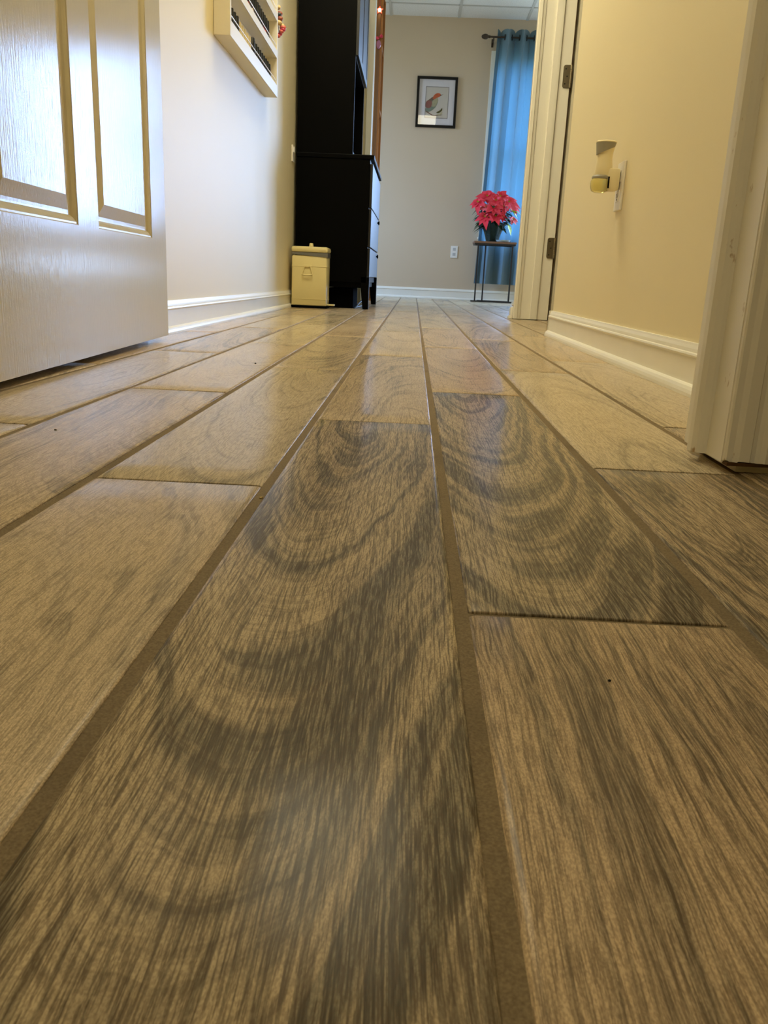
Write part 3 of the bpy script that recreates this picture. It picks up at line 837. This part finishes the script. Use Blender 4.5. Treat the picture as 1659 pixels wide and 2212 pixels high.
# ================================================================== DRESSER + HUTCH
DX0, DX1, DY0, DY1 = WL+0.016, -0.262, 4.970, 6.02
dr = thing('dresser', 'tall black dresser on tapered legs against the left wall', 'dresser', ((DX0+DX1)/2, (DY0+DY1)/2, 0))
mb = MB(); mb.box(DX0, DX1-0.016, DY0, DY1, 0.150, 0.822); mb.box(DX0, DX1-0.03, DY0+0.02, DY1-0.02, 0.12, 0.150)
mb.build('body', M['black'], dr, bev=0.002)
MB().box(DX0-0.002, DX1+0.006, DY0-0.006, DY1+0.006, 0.822, 0.845).build('top', M['black'], dr, bev=0.003)
dh = [(0.185, 0.345), (0.352, 0.560), (0.567, 0.800)]
for (z0, z1) in dh:
    dw = MB().box(DX1-0.016, DX1, DY0+0.012, DY1-0.012, z0, z1).build('drawer', M['blackgloss'], dr, bev=0.002)
    if z0 > 0.5: continue
    for yk in (DY0+0.83,):
        k_ = MB().lathe([(0.006, 0), (0.006, 0.004), (0.013, 0.007), (0.013, 0.012), (0.007, 0.014)], DX1, yk, z1-0.025, 14, 'x').build('knob', M['blackmatte'], dw, smooth=True)
        k_.matrix_parent_inverse = Matrix.Identity(4); k_.matrix_parent_inverse = dr.matrix_basis.inverted() @ Matrix.Identity(4) if False else k_.matrix_parent_inverse
def leg(xa, xb, ya, yb, taper_x, taper_y):
    mb = MB(); bm = mb.bm
    def ring(z, tx, ty):
        x0_, x1_ = (xa+tx, xb) if taper_x > 0 else (xa, xb-tx)
        y0_, y1_ = (ya, yb-ty) if taper_y > 0 else (ya+ty, yb)
        return [bm.verts.new(p) for p in ((x0_, y0_, z), (x1_, y0_, z), (x1_, y1_, z), (x0_, y1_, z))]
    R_ = [ring(0.184, 0, 0), ring(0.118, 0, 0), ring(0.003, 0.014, 0.014), ring(0.0, 0.018, 0.018)]
    bm.faces.new(R_[0]); bm.faces.new(R_[-1][::-1])
    for a, b_ in zip(R_, R_[1:]):
        for i in range(4): bm.faces.new((a[i], a[(i+1) % 4], b_[(i+1) % 4], b_[i]))
    return mb.build('leg', M['black'], dr, bev=0.001)
leg(DX1-0.047, DX1+0.001, DY0, DY0+0.048, 1, 1); leg(DX1-0.047, DX1+0.001, DY1-0.048, DY1, 1, -1)
leg(DX0, DX0+0.048, DY0, DY0+0.048, -1, 1); leg(DX0, DX0+0.048, DY1-0.048, DY1, -1, -1)

HX1 = -0.380; HY0, HY1 = 4.985, 5.80
hu = thing('hutch', 'tall black hutch with glossy doors standing on the dresser', 'hutch', ((DX0+HX1)/2, (HY0+HY1)/2, 0.846))
mb = MB()
mb.box(DX0, HX1, HY0, HY0+0.018, 0.846, 2.02); mb.box(DX0, HX1, HY1-0.018, HY1, 0.846, 2.02)
mb.box(DX0, DX0+0.006, HY0+0.018, HY1-0.018, 0.846, 2.02)
for zz in (0.846, 1.345, 1.70, 2.002): mb.box(DX0+0.006, HX1, HY0+0.018, HY1-0.018, zz, zz+0.018)
mb.build('case', M['black'], hu, bev=0.001)
yc = (HY0+HY1)/2
for a, b_ in ((HY0+0.001, yc-0.001), (yc+0.001, HY1-0.001)):
    mb = MB(); w = 0.038
    mb.box(HX1, HX1+0.016, a, a+w, 1.350, 2.018); mb.box(HX1, HX1+0.016, b_-w, b_, 1.350, 2.018)
    mb.box(HX1, HX1+0.016, a+w, b_-w, 1.350, 1.350+w); mb.box(HX1, HX1+0.016, a+w, b_-w, 2.018-w, 2.018)
    dd = mb.build('door', M['blackgloss'], hu, bev=0.001)
    gp = MB().box(HX1+0.004, HX1+0.012, a+w-0.002, b_-w+0.002, 1.350+w-0.002, 2.018-w+0.002).build('pane', M['blackgloss'], dd)
    gp.matrix_parent_inverse = Matrix.Identity(4)

# black storage box and cables under the dresser
tag(MB().box(-0.50, -0.355, 5.03, 5.40, 0.0005, 0.116, 0.004).build('storage_box', M['blackmatte']), 'low black box on the floor under the dresser', 'box')
tag(MB().tube([(-0.325, 5.60, 0.004), (-0.332, 5.30, 0.0045), (-0.345, 5.06, 0.0045), (-0.346, 4.99, 0.0045), (-0.340, 4.965, 0.006), (-0.332, 4.985, 0.014), (-0.320, 5.03, 0.030), (-0.300, 5.12, 0.055), (-0.283, 5.25, 0.085), (-0.30, 5.40, 0.112)], 0.0035, 8)
    .build('cable', M['cable'], smooth=True), 'thin black cable rising from the floor beneath the dresser', 'cable')
# small outlet on the wall at the back edge of the hutch
op = thing('wall_outlet', 'white outlet plate on the left wall just before the black hutch', 'outlet', (WL, 4.90, 0.83))
MB().box(WL, WL+0.006, 4.885, 4.955, 0.785, 0.870, 0.001).build('plate', M['plastic'], op)
MB().box(WL+0.006, WL+0.012, 4.905, 4.935, 0.835, 0.862, 0.002).build('plug', M['plastic'], op)

# ================================================================== STEP TRASH CAN
TX0, TX1, TY0, TY1 = -0.690, -0.489, 4.775, 4.945
tr = thing('step_trash_can', 'small ivory step trash can standing in front of the black dresser', 'trash can', ((TX0+TX1)/2, (TY0+TY1)/2, 0))
mb = MB(); mb.box(TX0+0.001, TX1-0.001, TY0+0.001, TY1-0.001, 0.012, 0.288, 0.010)
mb.build('body', M['can'], tr, smooth=True)
for z in (0.048, 0.226): MB().box(TX0-0.0004, TX1+0.0004, TY0-0.0004, TY1+0.0004, z, z+0.0022, 0.0008).build('seam', M['can'], tr)
MB().box(TX0-0.002, TX1+0.002, TY0-0.002, TY1+0.002, 0.0005, 0.014, 0.003).build('base_ring', M['blackmatte'], tr)
# liner edge, thin at the left and thicker at the right
mb = MB(); bm = mb.bm
lv = []
for (x, y) in ((TX0+0.001, TY0-0.0012), (TX1+0.0012, TY0-0.0012), (TX1+0.0012, TY1), (TX0+0.001, TY1)):
    hi_ = 0.302; lo_ = 0.292 if x < -0.6 else 0.278
    lv.append((bm.verts.new((x, y, lo_)), bm.verts.new((x, y, hi_))))
for i in range(4):
    a_, b_ = lv[i], lv[(i+1) % 4]; bm.faces.new((a_[0], b_[0], b_[1], a_[1]))
bm.faces.new([l[0] for l in lv][::-1]); bm.faces.new([l[1] for l in lv])
mb.build('liner', M['grayliner'], tr)
lid = MB().box(TX0-0.002, TX1+0.004, TY0-0.003, TY1+0.002, 0.302, 0.334, 0.012).build('lid', M['can'], tr, smooth=True)
kb = MB().lathe([(0.013, 0), (0.0125, 0.006), (0.010, 0.020), (0.008, 0.022)], -0.590, 4.86, 0.333, 16).build('knob', M['can'], lid, smooth=True)
kb.matrix_parent_inverse = Matrix.Identity(4)
hm = MB()
zc = 0.205
hm.tube([(-0.617, TY0-0.004, zc+0.022), (-0.6255, TY0-0.008, zc-0.012), (-0.628, TY0-0.010, zc-0.020), (-0.620, TY0-0.012, zc-0.024), (-0.578, TY0-0.012, zc-0.024), (-0.570, TY0-0.010, zc-0.020), (-0.5725, TY0-0.008, zc-0.012), (-0.581, TY0-0.004, zc+0.022)], 0.0034, 8)
hm.box(-0.624, -0.574, TY0-0.006, TY0+0.001, zc+0.018, zc+0.029, 0.002)
hm.build('handle', M['can'], tr, smooth=True)
MB().box(TX1-0.005, TX1+0.040, TY0+0.03, TY0+0.10, 0.016, 0.024, 0.002).build('pedal', M['can'], tr)
MB().lathe([(0.007, 0), (0.007, 0.012)], TX0-0.010, TY1-0.02, 0.286, 12, 'x').build('hinge_pin', M['can'], tr, smooth=True)
# dark hanging bag between can and wall
bag = thing('hand_bag', 'narrow black bag with a strap wedged between trash can and wall', 'bag', (-0.703, 4.87, 0))
MB().box(-0.7105+0.014, -0.6935, 4.952, 4.966, 0.0006, 0.296, 0.003).build('body', M['blackmatte'], bag)
MB().tube([(-0.7025, 4.958, 0.20), (-0.7045, 4.945, 0.285), (-0.7005, 4.93, 0.31), (-0.6985, 4.935, 0.285), (-0.7035, 4.955, 0.20)], 0.0025, 8).build('strap', M['cable'], bag, smooth=True)

# ================================================================== FAR ROOM: PINE BOOKCASE
BX0, BX1, BY0, BY1 = -0.72, -0.326, 6.92, 7.22
bc = thing('pine_bookcase', 'tall orange pine bookcase standing beyond the black dresser', 'bookcase', ((BX0+BX1)/2, (BY0+BY1)/2, 0))
MB().box(BX0, BX1-0.006, BY0, BY0+0.02, 0, 2.25).build('side_panel', M['pine'], bc)
MB().box(BX0, BX1, BY1-0.02, BY1, 0, 2.25).build('side_panel', M['pine'], bc)
MB().box(BX0, BX0+0.01, BY0+0.02, BY1-0.02, 0, 2.25).build('back_panel', M['pine_dark'], bc)
for zz in (0.02, 0.55, 1.0, 1.42, 1.86, 2.23):
    MB().box(BX0+0.01, BX1-0.004, BY0+0.02, BY1-0.02, zz, zz+0.02).build('shelf', M['pine'], bc)
MB().box(BX1-0.046, BX1-0.022, BY0-0.016, BY0, 0.02, 2.25).build('face_strip', M['pine_dark'], bc, bev=0.001)
# lit decoration on the bookcase side: lantern + pink bow + pink bauble
orn = thing('hanging_ornament', 'pink ribbon bow with a lilac bauble hanging on the orange bookcase', 'ornament', (-0.352, 6.89, 1.93))
mb = MB()
for s in (-1, 1):
    mb.sphere((-0.352+s*0.014, 6.895, 1.925+0.006*s), 0.013, 10, (1.1, 0.5, 0.9))
mb.tube([(-0.352, 6.89, 1.922), (-0.335, 6.885, 1.945)], 0.003, 8)
mb.build('bow', paint('ribbon_pink', (206, 50, 84), 0.4, 0.5, 0.2, 60), orn, smooth=True)
MB().sphere((-0.356, 6.893, 1.875), 0.018, 14, (1, 0.9, 1.7)).build('bauble', paint('bauble_lilac', (176, 110, 140), 0.25, 0.6, 0.2, 40), orn, smooth=True)
orn2 = thing('hanging_ornament', 'small red star ornament with a round white light at top of the orange bookcase', 'ornament', (-0.352, 6.89, 2.11))
mb = MB(); pts = []
for i in range(10):
    t = pi/2+i*pi/5; r = 0.030 if i % 2 == 0 else 0.013; pts.append((-0.356+r*cos(t), 2.105+r*sin(t)))
mb.prism(pts, 'y', 6.890, 6.9035); mb.tube([(-0.356, 6.90, 2.13), (-0.358, 6.901, 2.19), (-0.360, 6.904, 2.252)], 0.0012, 6); mb.build('star', paint('star_red', (210, 70, 50), 0.4, 0.5, 0.2, 60), orn2)
MB().sphere((-0.357, 6.882, 2.103), 0.010, 12).build('bulb', emis('small_bulb', (1.0, 0.80, 0.5), 60.0), orn2, smooth=True)

# ================================================================== FRAMED BIRD PICTURE
px0, px1, pz0, pz1 = -0.063, 0.331, 1.628, 2.082
PY = YFAR
pic = thing('framed_picture', 'black framed watercolour of a small bird hanging on the far wall', 'picture', ((px0+px1)/2, PY, pz0))
mb = MB(); w = 0.024; d0, d1_ = PY-0.022, PY
mb.box(px0, px1, d0, d1_, pz1-w, pz1); mb.box(px0, px1, d0, d1_, pz0, pz0+w)
mb.box(px0, px0+w, d0, d1_, pz0+w, pz1-w); mb.box(px1-w, px1, d0, d1_, pz0+w, pz1-w)
mb.build('frame', M['frame'], pic, bev=0.002)
MB().box(px0+w, px1-w, PY-0.008, PY-0.001, pz0+w, pz1-w).build('mat_board', M['mat'], pic)
ax0, ax1, az0, az1 = px0+0.088, px1-0.082, pz0+0.085, pz1-0.088
pr = MB().box(ax0, ax1, PY-0.0085, PY-0.0082, az0, az1).build('print', M['print'], pic)
mb = MB(); q = 0.0035
for b_ in ((ax0, ax1, az1-q, az1), (ax0, ax1, az0, az0+q), (ax0, ax0+q, az0, az1), (ax1-q, ax1, az0, az1)):
    mb.box(b_[0], b_[1], PY-0.0092, PY-0.0086, b_[2], b_[3])
x_ = mb.build('border_line', M['inkline'], pr); x_.matrix_parent_inverse = Matrix.Identity(4)
def blob(name, pts, col, layer):
    # pts in print-fraction coordinates, smoothed closed outline
    P_ = []
    n_ = len(pts)
    for i in range(n_):
        p0, p1, p2, p3 = pts[(i-1) % n_], pts[i], pts[(i+1) % n_], pts[(i+2) % n_]
        for t in (0, .25, .5, .75):
            c = [0.5*((2*p1[k]) + (-p0[k]+p2[k])*t + (2*p0[k]-5*p1[k]+4*p2[k]-p3[k])*t*t + (-p0[k]+3*p1[k]-3*p2[k]+p3[k])*t**3) for k in (0, 1)]
            P_.append((ax0+(ax1-ax0)*c[0], az0+(az1-az0)*c[1]))
    y = PY-0.0088-0.0003*layer
    o = MB().prism(P_, 'y', y, y-0.0002).build(name, paint('ink_'+name, col, 0.8, 0.2, 0.22, 60), pr)
    o.matrix_parent_inverse = Matrix.Identity(4)
blob('bird_belly', [(0.03, .30), (.03, .22), (.10, .19), (.25, .22), (.42, .32), (.52, .45), (.55, .58), (.50, .68), (.36, .66), (.20, .50)], (120, 132, 118), 1)
blob('bird_breast', [(.26, .40), (.40, .36), (.50, .46), (.54, .58), (.52, .68), (.44, .72), (.34, .58)], (164, 158, 128), 2)
blob('bird_wing', [(.03, .34), (.18, .32), (.27, .38), (.29, .52), (.22, .58), (.12, .57), (.03, .50)], (134, 84, 76), 3)
blob('bird_back', [(.12, .56), (.24, .54), (.38, .60), (.36, .68), (.28, .66), (.18, .60)], (110, 86, 72), 4)
blob('bird_head', [(.32, .62), (.40, .60), (.46, .64), (.58, .68), (.66, .73), (.63, .78), (.53, .80), (.42, .77), (.34, .70)], (188, 92, 56), 5)
blob('bird_beak', [(.64, .71), (.76, .765), (.72, .745), (.64, .735)], (60, 48, 40), 6)
blob('twig', [(.03, .20), (.20, .13), (.36, .065), (.60, .085), (.78, .12), (.62, .115), (.40, .095), (.22, .155), (.08, .22)], (120, 92, 76), 6)
blob('bud', [(.50, .17), (.62, .17), (.74, .25), (.74, .33), (.66, .26), (.56, .22)], (84, 78, 36), 7)
blob('leaf', [(.50, .115), (.62, .15), (.76, .20), (.74, .15), (.62, .10)], (176, 168, 134), 7)
MB().box(px0+w-0.001, px1-w+0.001, PY-0.0165, PY-0.0150, pz0+w-0.001, pz1-w+0.001).build('glass', M['glass'], pic)

# far wall outlet
wo2 = thing('wall_outlet', 'white outlet plate low on the far wall left of the side table', 'outlet', (0.40, YFAR, 0.47))
MB().box(0.364, 0.434, YFAR-0.006, YFAR, 0.413, 0.530, 0.0015).build('plate', M['plastic'], wo2)
for zz in (0.448, 0.497):
    s_ = MB().box(0.384, 0.414, YFAR-0.0072, YFAR-0.0055, zz-0.014, zz+0.014, 0.0005).build('socket', M['tgrid'], wo2)

# ================================================================== CURTAIN + ROD
cur = thing('curtain', 'teal grommet curtain panel hanging over the far window', 'curtain', (0.93, 8.66, 0.17))
mb = MB(); bm = mb.bm
NU, NV = 220, 40
zt, zb_ = 2.470, 0.172
rows = []
for j in range(NV+1):
    t = j/NV; z = zt + (zb_-zt)*t
    row = []
    for i in range(NU+1):
        s = i/NU
        xl = 0.672 - 0.060*t; xr = 1.085 - 0.015*t
        x = xl + (xr-xl)*s
        ph_ = s*2*pi*3.0
        amp = 0.068*(1-0.25*t)
        y = 8.665 + amp*sin(ph_) + 0.010*t*sin(ph_*0.5+1.0)
        x += 0.012*sin(ph_*2)*(1-t*0.5) + 0.006*t*sin(7*s+3*t)
        zz = z + (0.010*cos(ph_*2) if j == 0 else 0)
        row.append(bm.verts.new((x, y, zz)))
    rows.append(row)
for j in range(NV):
    for i in range(NU): bm.faces.new((rows[j][i], rows[j][i+1], rows[j+1][i+1], rows[j+1][i]))
mb.build('panel', M['curtain'], cur, smooth=True)
gm = MB()
for k in range(7):
    s = (k*0.5)/3.0
    xg = 0.672 + 0.413*s
    if xg < 0.69: continue
    # torus grommet around the rod
    R_, r_ = 0.022, 0.005
    ring = []
    for a_ in range(16):
        A_ = 2*pi*a_/16
        ring.append([bm_v for bm_v in [gm.bm.verts.new((xg + r_*sin(2*pi*b_/8), 8.665 + (R_+r_*cos(2*pi*b_/8))*cos(A_), 2.412 + (R_+r_*cos(2*pi*b_/8))*sin(A_))) for b_ in range(8)]])
    for a_ in range(16):
        for b_ in range(8):
            gm.bm.faces.new((ring[a_][b_], ring[a_][(b_+1) % 8], ring[(a_+1) % 16][(b_+1) % 8], ring[(a_+1) % 16][b_]))
gm.build('grommets', M['darkmetal'], cur, smooth=True)
rod = thing('curtain_rod', 'bronze curtain rod with an oval finial above the teal curtain', 'curtain rod', (0.6, 8.665, 2.412))
MB().lathe([(0.0085, 0), (0.0085, 2.1)], 0.60, 8.665, 2.412, 14, 'x').build('rod', M['rod'], rod, smooth=True)
MB().lathe([(0.006, 0.0), (0.016, 0.008), (0.024, 0.030), (0.022, 0.050), (0.010, 0.068), (0.013, 0.074), (0.012, 0.082)], 0.522, 8.665, 2.412, 18, 'x').build('finial', M['rod'], rod, smooth=True)
for xb_ in (0.638, 2.66):
    br = MB(); br.tube([(xb_, 8.665, 2.400), (xb_, 8.70, 2.392), (xb_, YFAR-0.004, 2.392)], 0.006, 8)
    br.box(xb_-0.010, xb_+0.010, YFAR-0.006, YFAR, 2.355, 2.425); br.box(xb_-0.006, xb_+0.006, 8.655, 8.675, 2.378, 2.404)
    br.build('bracket', M['rod'], rod, smooth=True)

# ================================================================== SIDE TABLE + POINSETTIA
TYc = 8.35
st = thing('side_table', 'slim side table with black metal frame and rustic wood top by the curtain', 'side table', (0.76, TYc, 0))
MB().box(0.560, 0.962, TYc-0.13, TYc+0.13, 0.545, 0.563, 0.002).build('tabletop', M['tabletop'], st)
mb = MB(); mb.box(0.566, 0.956, TYc-0.124, TYc-0.110, 0.530, 0.5445); mb.box(0.566, 0.956, TYc+0.110, TYc+0.124, 0.530, 0.5445)
mb.box(0.566, 0.580, TYc-0.11, TYc+0.11, 0.530, 0.5445); mb.box(0.942, 0.956, TYc-0.11, TYc+0.11, 0.530, 0.5445)
mb.build('top_frame', M['darkmetal'], st)
for lx, ly in ((0.600, -0.118), (0.690, 0.118), (0.928, -0.118), (0.953, 0.118)):
    MB().box(lx-0.007, lx+0.007, TYc+ly-0.006, TYc+ly+0.006, 0.014, 0.530).build('leg', M['darkmetal'], st)
mb = MB(); mb.box(0.560, 0.958, TYc-0.125, TYc-0.110, 0.0006, 0.014); mb.box(0.640, 0.958, TYc+0.110, TYc+0.125, 0.0006, 0.014)
mb.box(0.944, 0.958, TYc-0.110, TYc+0.110, 0.0006, 0.014)
mb.build('base_bar', M['darkmetal'], st)
sau = MB().lathe([(0.045, 0), (0.060, 0.004), (0.070, 0.016), (0.072, 0.018), (0.066, 0.016), (0.052, 0.007), (0.010, 0.006)], 0.838, TYc-0.052, 0.5635, 28).build('saucer', M['saucer'], smooth=True)
tag(sau, 'pale blue-white saucer on the side table beside the poinsettia pot', 'saucer')
poi = thing('potted_poinsettia', 'bright red poinsettia in dark green foil on the side table', 'potted plant', (0.745, TYc+0.02, 0.5635))
PX, PYc = 0.742, TYc+0.045
mb = MB(); bm = mb.bm; rp = random.Random(9)
rings = []
for k, (r, h) in enumerate([(0.058, 0.0), (0.066, 0.03), (0.076, 0.07), (0.088, 0.11), (0.104, 0.14), (0.122, 0.162)]):
    rings.append([bm.verts.new((PX + (r*(1+0.10*sin(9*2*pi*i/36)*(k/5)) )*cos(2*pi*i/36), PYc + (r*(1+0.10*sin(9*2*pi*i/36)*(k/5)))*sin(2*pi*i/36), 0.5637+h+rp.uniform(0, .010)*(k > 3))) for i in range(36)])
bm.faces.new(rings[0][::-1])
for a_, b_ in zip(rings, rings[1:]):
    for i in range(36): bm.faces.new((a_[i], a_[(i+1) % 36], b_[(i+1) % 36], b_[i]))
bm.faces.new(rings[-1])
mb.build('foil_pot', M['foil'], poi, smooth=True)
def leafblade(mb, base, direction, length, width, droop, up=Vector((0, 0, 1))):
    """pointed blade with a folded midrib"""
    bm = mb.bm; d = Vector(direction).normalized(); sd = d.cross(up)
    if sd.length < 1e-3: sd = Vector((1, 0, 0))
    sd.normalize(); nrm = sd.cross(d).normalized()
    prof = [0.05, 0.55, 0.95, 1.0, 0.75, 0.38, 0.02]
    prev = None
    for j, wf in enumerate(prof):
        t = j/(len(prof)-1)
        c = Vector(base) + d*length*t - Vector((0, 0, 1))*droop*length*t*t
        ww = width*0.5*wf
        tri = [bm.verts.new(c - sd*ww + nrm*ww*0.25), bm.verts.new(c), bm.verts.new(c + sd*ww + nrm*ww*0.25)]
        if prev:
            for q_ in (0, 1): bm.faces.new((prev[q_], prev[q_+1], tri[q_+1], tri[q_]))
        prev = tri
# flower heads: (x offset, y offset, z, size, tilt toward camera)
heads = [(-0.165, -0.06, 0.915, 0.090), (-0.080, -0.03, 0.975, 0.100), (0.000, -0.08, 0.935, 0.105), (0.045, 0.0, 0.980, 0.095), (0.125, -0.05, 0.930, 0.110),
         (0.165, -0.02, 0.895, 0.085), (-0.095, -0.13, 0.780, 0.095), (0.005, -0.14, 0.790, 0.095), (-0.020, -0.14, 0.865, 0.085), (0.075, -0.10, 0.885, 0.085), (0.175, -0.07, 0.770, 0.060), (0.070, -0.12, 0.785, 0.060), (-0.10, -0.10, 0.870, 0.06)]
for hi_, (hx, hy, hz, hs) in enumerate(heads):
    mb = MB(); c0 = Vector((PX+hx, PYc+hy, hz))
    outw = Vector((hx*2.2, -0.75, 0.55)).normalized()
    t1 = outw.cross(Vector((0, 0, 1))).normalized(); t2 = outw.cross(t1).normalized()
    off = rp.uniform(0, 1)
    for j in range(7):
        a_ = 2*pi*(j+off)/7
        d = (cos(a_)*t1 + sin(a_)*t2)*0.93 + outw*rp.uniform(0.15, 0.4)
        leafblade(mb, c0, d, hs*rp.uniform(.80, 1.25), hs*0.62, rp.uniform(0.15, 0.5), outw)
    for j in range(4):
        a_ = 2*pi*(j+off*2)/4
        d = (cos(a_)*t1 + sin(a_)*t2)*0.7 + outw*0.7
        leafblade(mb, c0 + outw*0.005, d, hs*0.5, hs*0.26, 0.05, outw)
    fl = mb.build('flower', M['petal_pink'] if hi_ in (10, 12) else M['petal'], poi, smooth=True)
    if hi_ in (10, 12): fl['label'] = 'paler pink flower head'
    fc = MB()
    for j in range(4): fc.sphere(c0+outw*0.012+t1*0.006*cos(j*1.6)+t2*0.006*sin(j*1.6), 0.0045, 8)
    f_ = fc.build('flower_centre', M['leaf_lime'], fl, smooth=True); f_.matrix_parent_inverse = Matrix.Identity(4)
mb = MB()
for j in range(70):
    a_ = rp.uniform(-pi, pi); rr_ = rp.uniform(0.02, 0.10)
    hz = rp.uniform(0.70, 0.90)
    b0 = (PX+rr_*cos(a_), PYc+rr_*sin(a_)*0.9, hz)
    leafblade(mb, b0, (cos(a_), sin(a_)-0.25, rp.uniform(-.35, .25)), rp.uniform(.10, .15), rp.uniform(.05, .07), 0.35)
for bx_ in ((-0.16, 0.86), (-0.14, 0.83), (-0.12, 0.79)):
    leafblade(mb, (PX+bx_[0]+0.04, PYc-0.06, bx_[1]+0.02), (-0.9, -0.2, -0.45), 0.115, 0.042, 0.3)
mb.build('foliage', M['leaf'], poi, smooth=True)
mb = MB()
for (lx, lz, dx, dz) in ((0.135, 0.865, 0.7, -0.6), (0.125, 0.735, 0.35, -0.9), (0.15, 0.85, 0.9, -0.2)):
    leafblade(mb, (PX+lx, PYc-0.12, lz), (dx, -0.3, dz), 0.105, 0.055, 0.2)
lm = mb.build('foliage', M['leaf_lime'], poi, smooth=True); lm['label'] = 'yellow-green leaves'
mb = MB()
for j in range(6):
    a_ = j*2*pi/6; mb.tube([(PX+0.03*cos(a_), PYc+0.03*sin(a_), 0.70), (PX+0.06*cos(a_), PYc+0.06*sin(a_)-0.02, 0.80), (PX+0.09*cos(a_), PYc+0.07*sin(a_)-0.03, 0.90)], 0.004, 6)
mb.build('stems', M['leaf'], poi)

# ================================================================== RIGHT WALL OUTLET + AIR FRESHENER
ou = thing('wall_outlet', 'white outlet plate on the right wall behind the plug-in air freshener', 'outlet', (WR, 2.30, 0.437))
MB().box(WR-0.006, WR, 2.264, 2.334, 0.378, 0.497, 0.0018).build('plate', M['plastic'], ou)
for zz in (0.413, 0.462):
    so = MB().box(WR-0.0078, WR-0.0055, 2.283, 2.315, zz-0.014, zz+0.014, 0.0006).build('socket', M['plastic'], ou)
    for dy in (-0.007, 0.006):
        q_ = MB().box(WR-0.0083, WR-0.0077, 2.299+dy-0.001, 2.299+dy+0.001, zz-0.003, zz+0.007).build('slot', M['blackmatte'], so); q_.matrix_parent_inverse = Matrix.Identity(4)
    q_ = MB().lathe([(0.0022, 0), (0.0022, -0.0006)], WR-0.0077, 2.299, zz-0.008, 10, 'x').build('slot', M['blackmatte'], so); q_.matrix_parent_inverse = Matrix.Identity(4)
af = thing('air_freshener', 'cream plug-in air freshener with yellow oil on the right wall outlet', 'air freshener', (WR-0.03, 2.299, 0.42))
acx, acy = WR-0.050, 2.299
# neck column: flared top
MB().lathe([(0.020, 0.470-0.470), (0.0225, 0.012), (0.0215, 0.028), (0.019, 0.044), (0.0195, 0.058), (0.0225, 0.074), (0.0245, 0.0815)], acx, acy, 0.458, 28).build('housing', M['freshener'], af, smooth=True)
# slanted grey vent wrapping the top
mb = MB(); bm = mb.bm; N_ = 32; ra, rb_ = [], []
for i in range(N_):
    t = 2*pi*i/N_; c_, s_ = cos(t), sin(t)
    zl = 0.521 + 0.010*c_*1.0      # lower toward the hall side
    ra.append(bm.verts.new((acx+0.0225*c_, acy+0.0225*s_, zl))); rb_.append(bm.verts.new((acx+0.0255*c_, acy+0.0255*s_, 0.541)))
bm.faces.new(ra[::-1]); bm.faces.new(rb_)
for i in range(N_): bm.faces.new((ra[i], ra[(i+1) % N_], rb_[(i+1) % N_], rb_[i]))
mb.build('vent', M['grayvent'], af, smooth=True)
MB().lathe([(0.0258, 0), (0.0262, 0.002), (0.022, 0.0045), (0.006, 0.0060)], acx, acy, 0.5405, 28).build('cap', M['freshener'], af, smooth=True)
# body arm back to the wall
MB().box(acx+0.004, WR-0.0085, acy-0.021, acy+0.021, 0.425, 0.480, 0.008).build('plug_body', M['freshener'], af, smooth=True)
MB().lathe([(0.012, 0), (0.021, 0.004), (0.0245, 0.014), (0.0245, 0.026), (0.021, 0.036), (0.013, 0.042), (0.012, 0.050)], acx-0.006, acy-0.002, 0.420, 28).build('oil_bottle', M['oil'], af, smooth=True)
MB().lathe([(0.0215, 0), (0.0235, 0.002), (0.0235, 0.006), (0.020, 0.010)], acx-0.005, acy-0.002, 0.452, 28).build('collar', M['grayvent'], af, smooth=True)
MB().box(acx+0.010, acx+0.0135, acy-0.0225, acy-0.0205, 0.430, 0.458).build('slot', M['blackmatte'], af)

# ================================================================== CRUMBS
def crumb(x, y, r, mat, label, z=0.0):
    mb = MB(); rc = random.Random(int(x*9999) & 1023)
    mb.sphere((x, y, z+r*0.45), r, 8, (1, 0.8, 0.6))
    for v in mb.bm.verts: v.co += Vector((rc.uniform(-1, 1), rc.uniform(-1, 1), 0))*r*0.25
    return tag(mb.build('crumb', M[mat], smooth=False), label, 'crumb')
crumb(-0.1192, 0.6630, 0.0016, 'crumb', 'tiny tan crumb lying in the left grout line', -0.0016)
crumb(0.1040, 0.3600, 0.0009, 'dirt', 'dark speck on the plank right of the wide grout line', -0.0002)
crumb(-0.3960, 0.9010, 0.0016, 'dirt', 'dark speck on the plank at the left edge of the picture')
crumb(-0.3180, 1.6990, 0.0022, 'dirt', 'dark speck on the pale plank below the trash can')
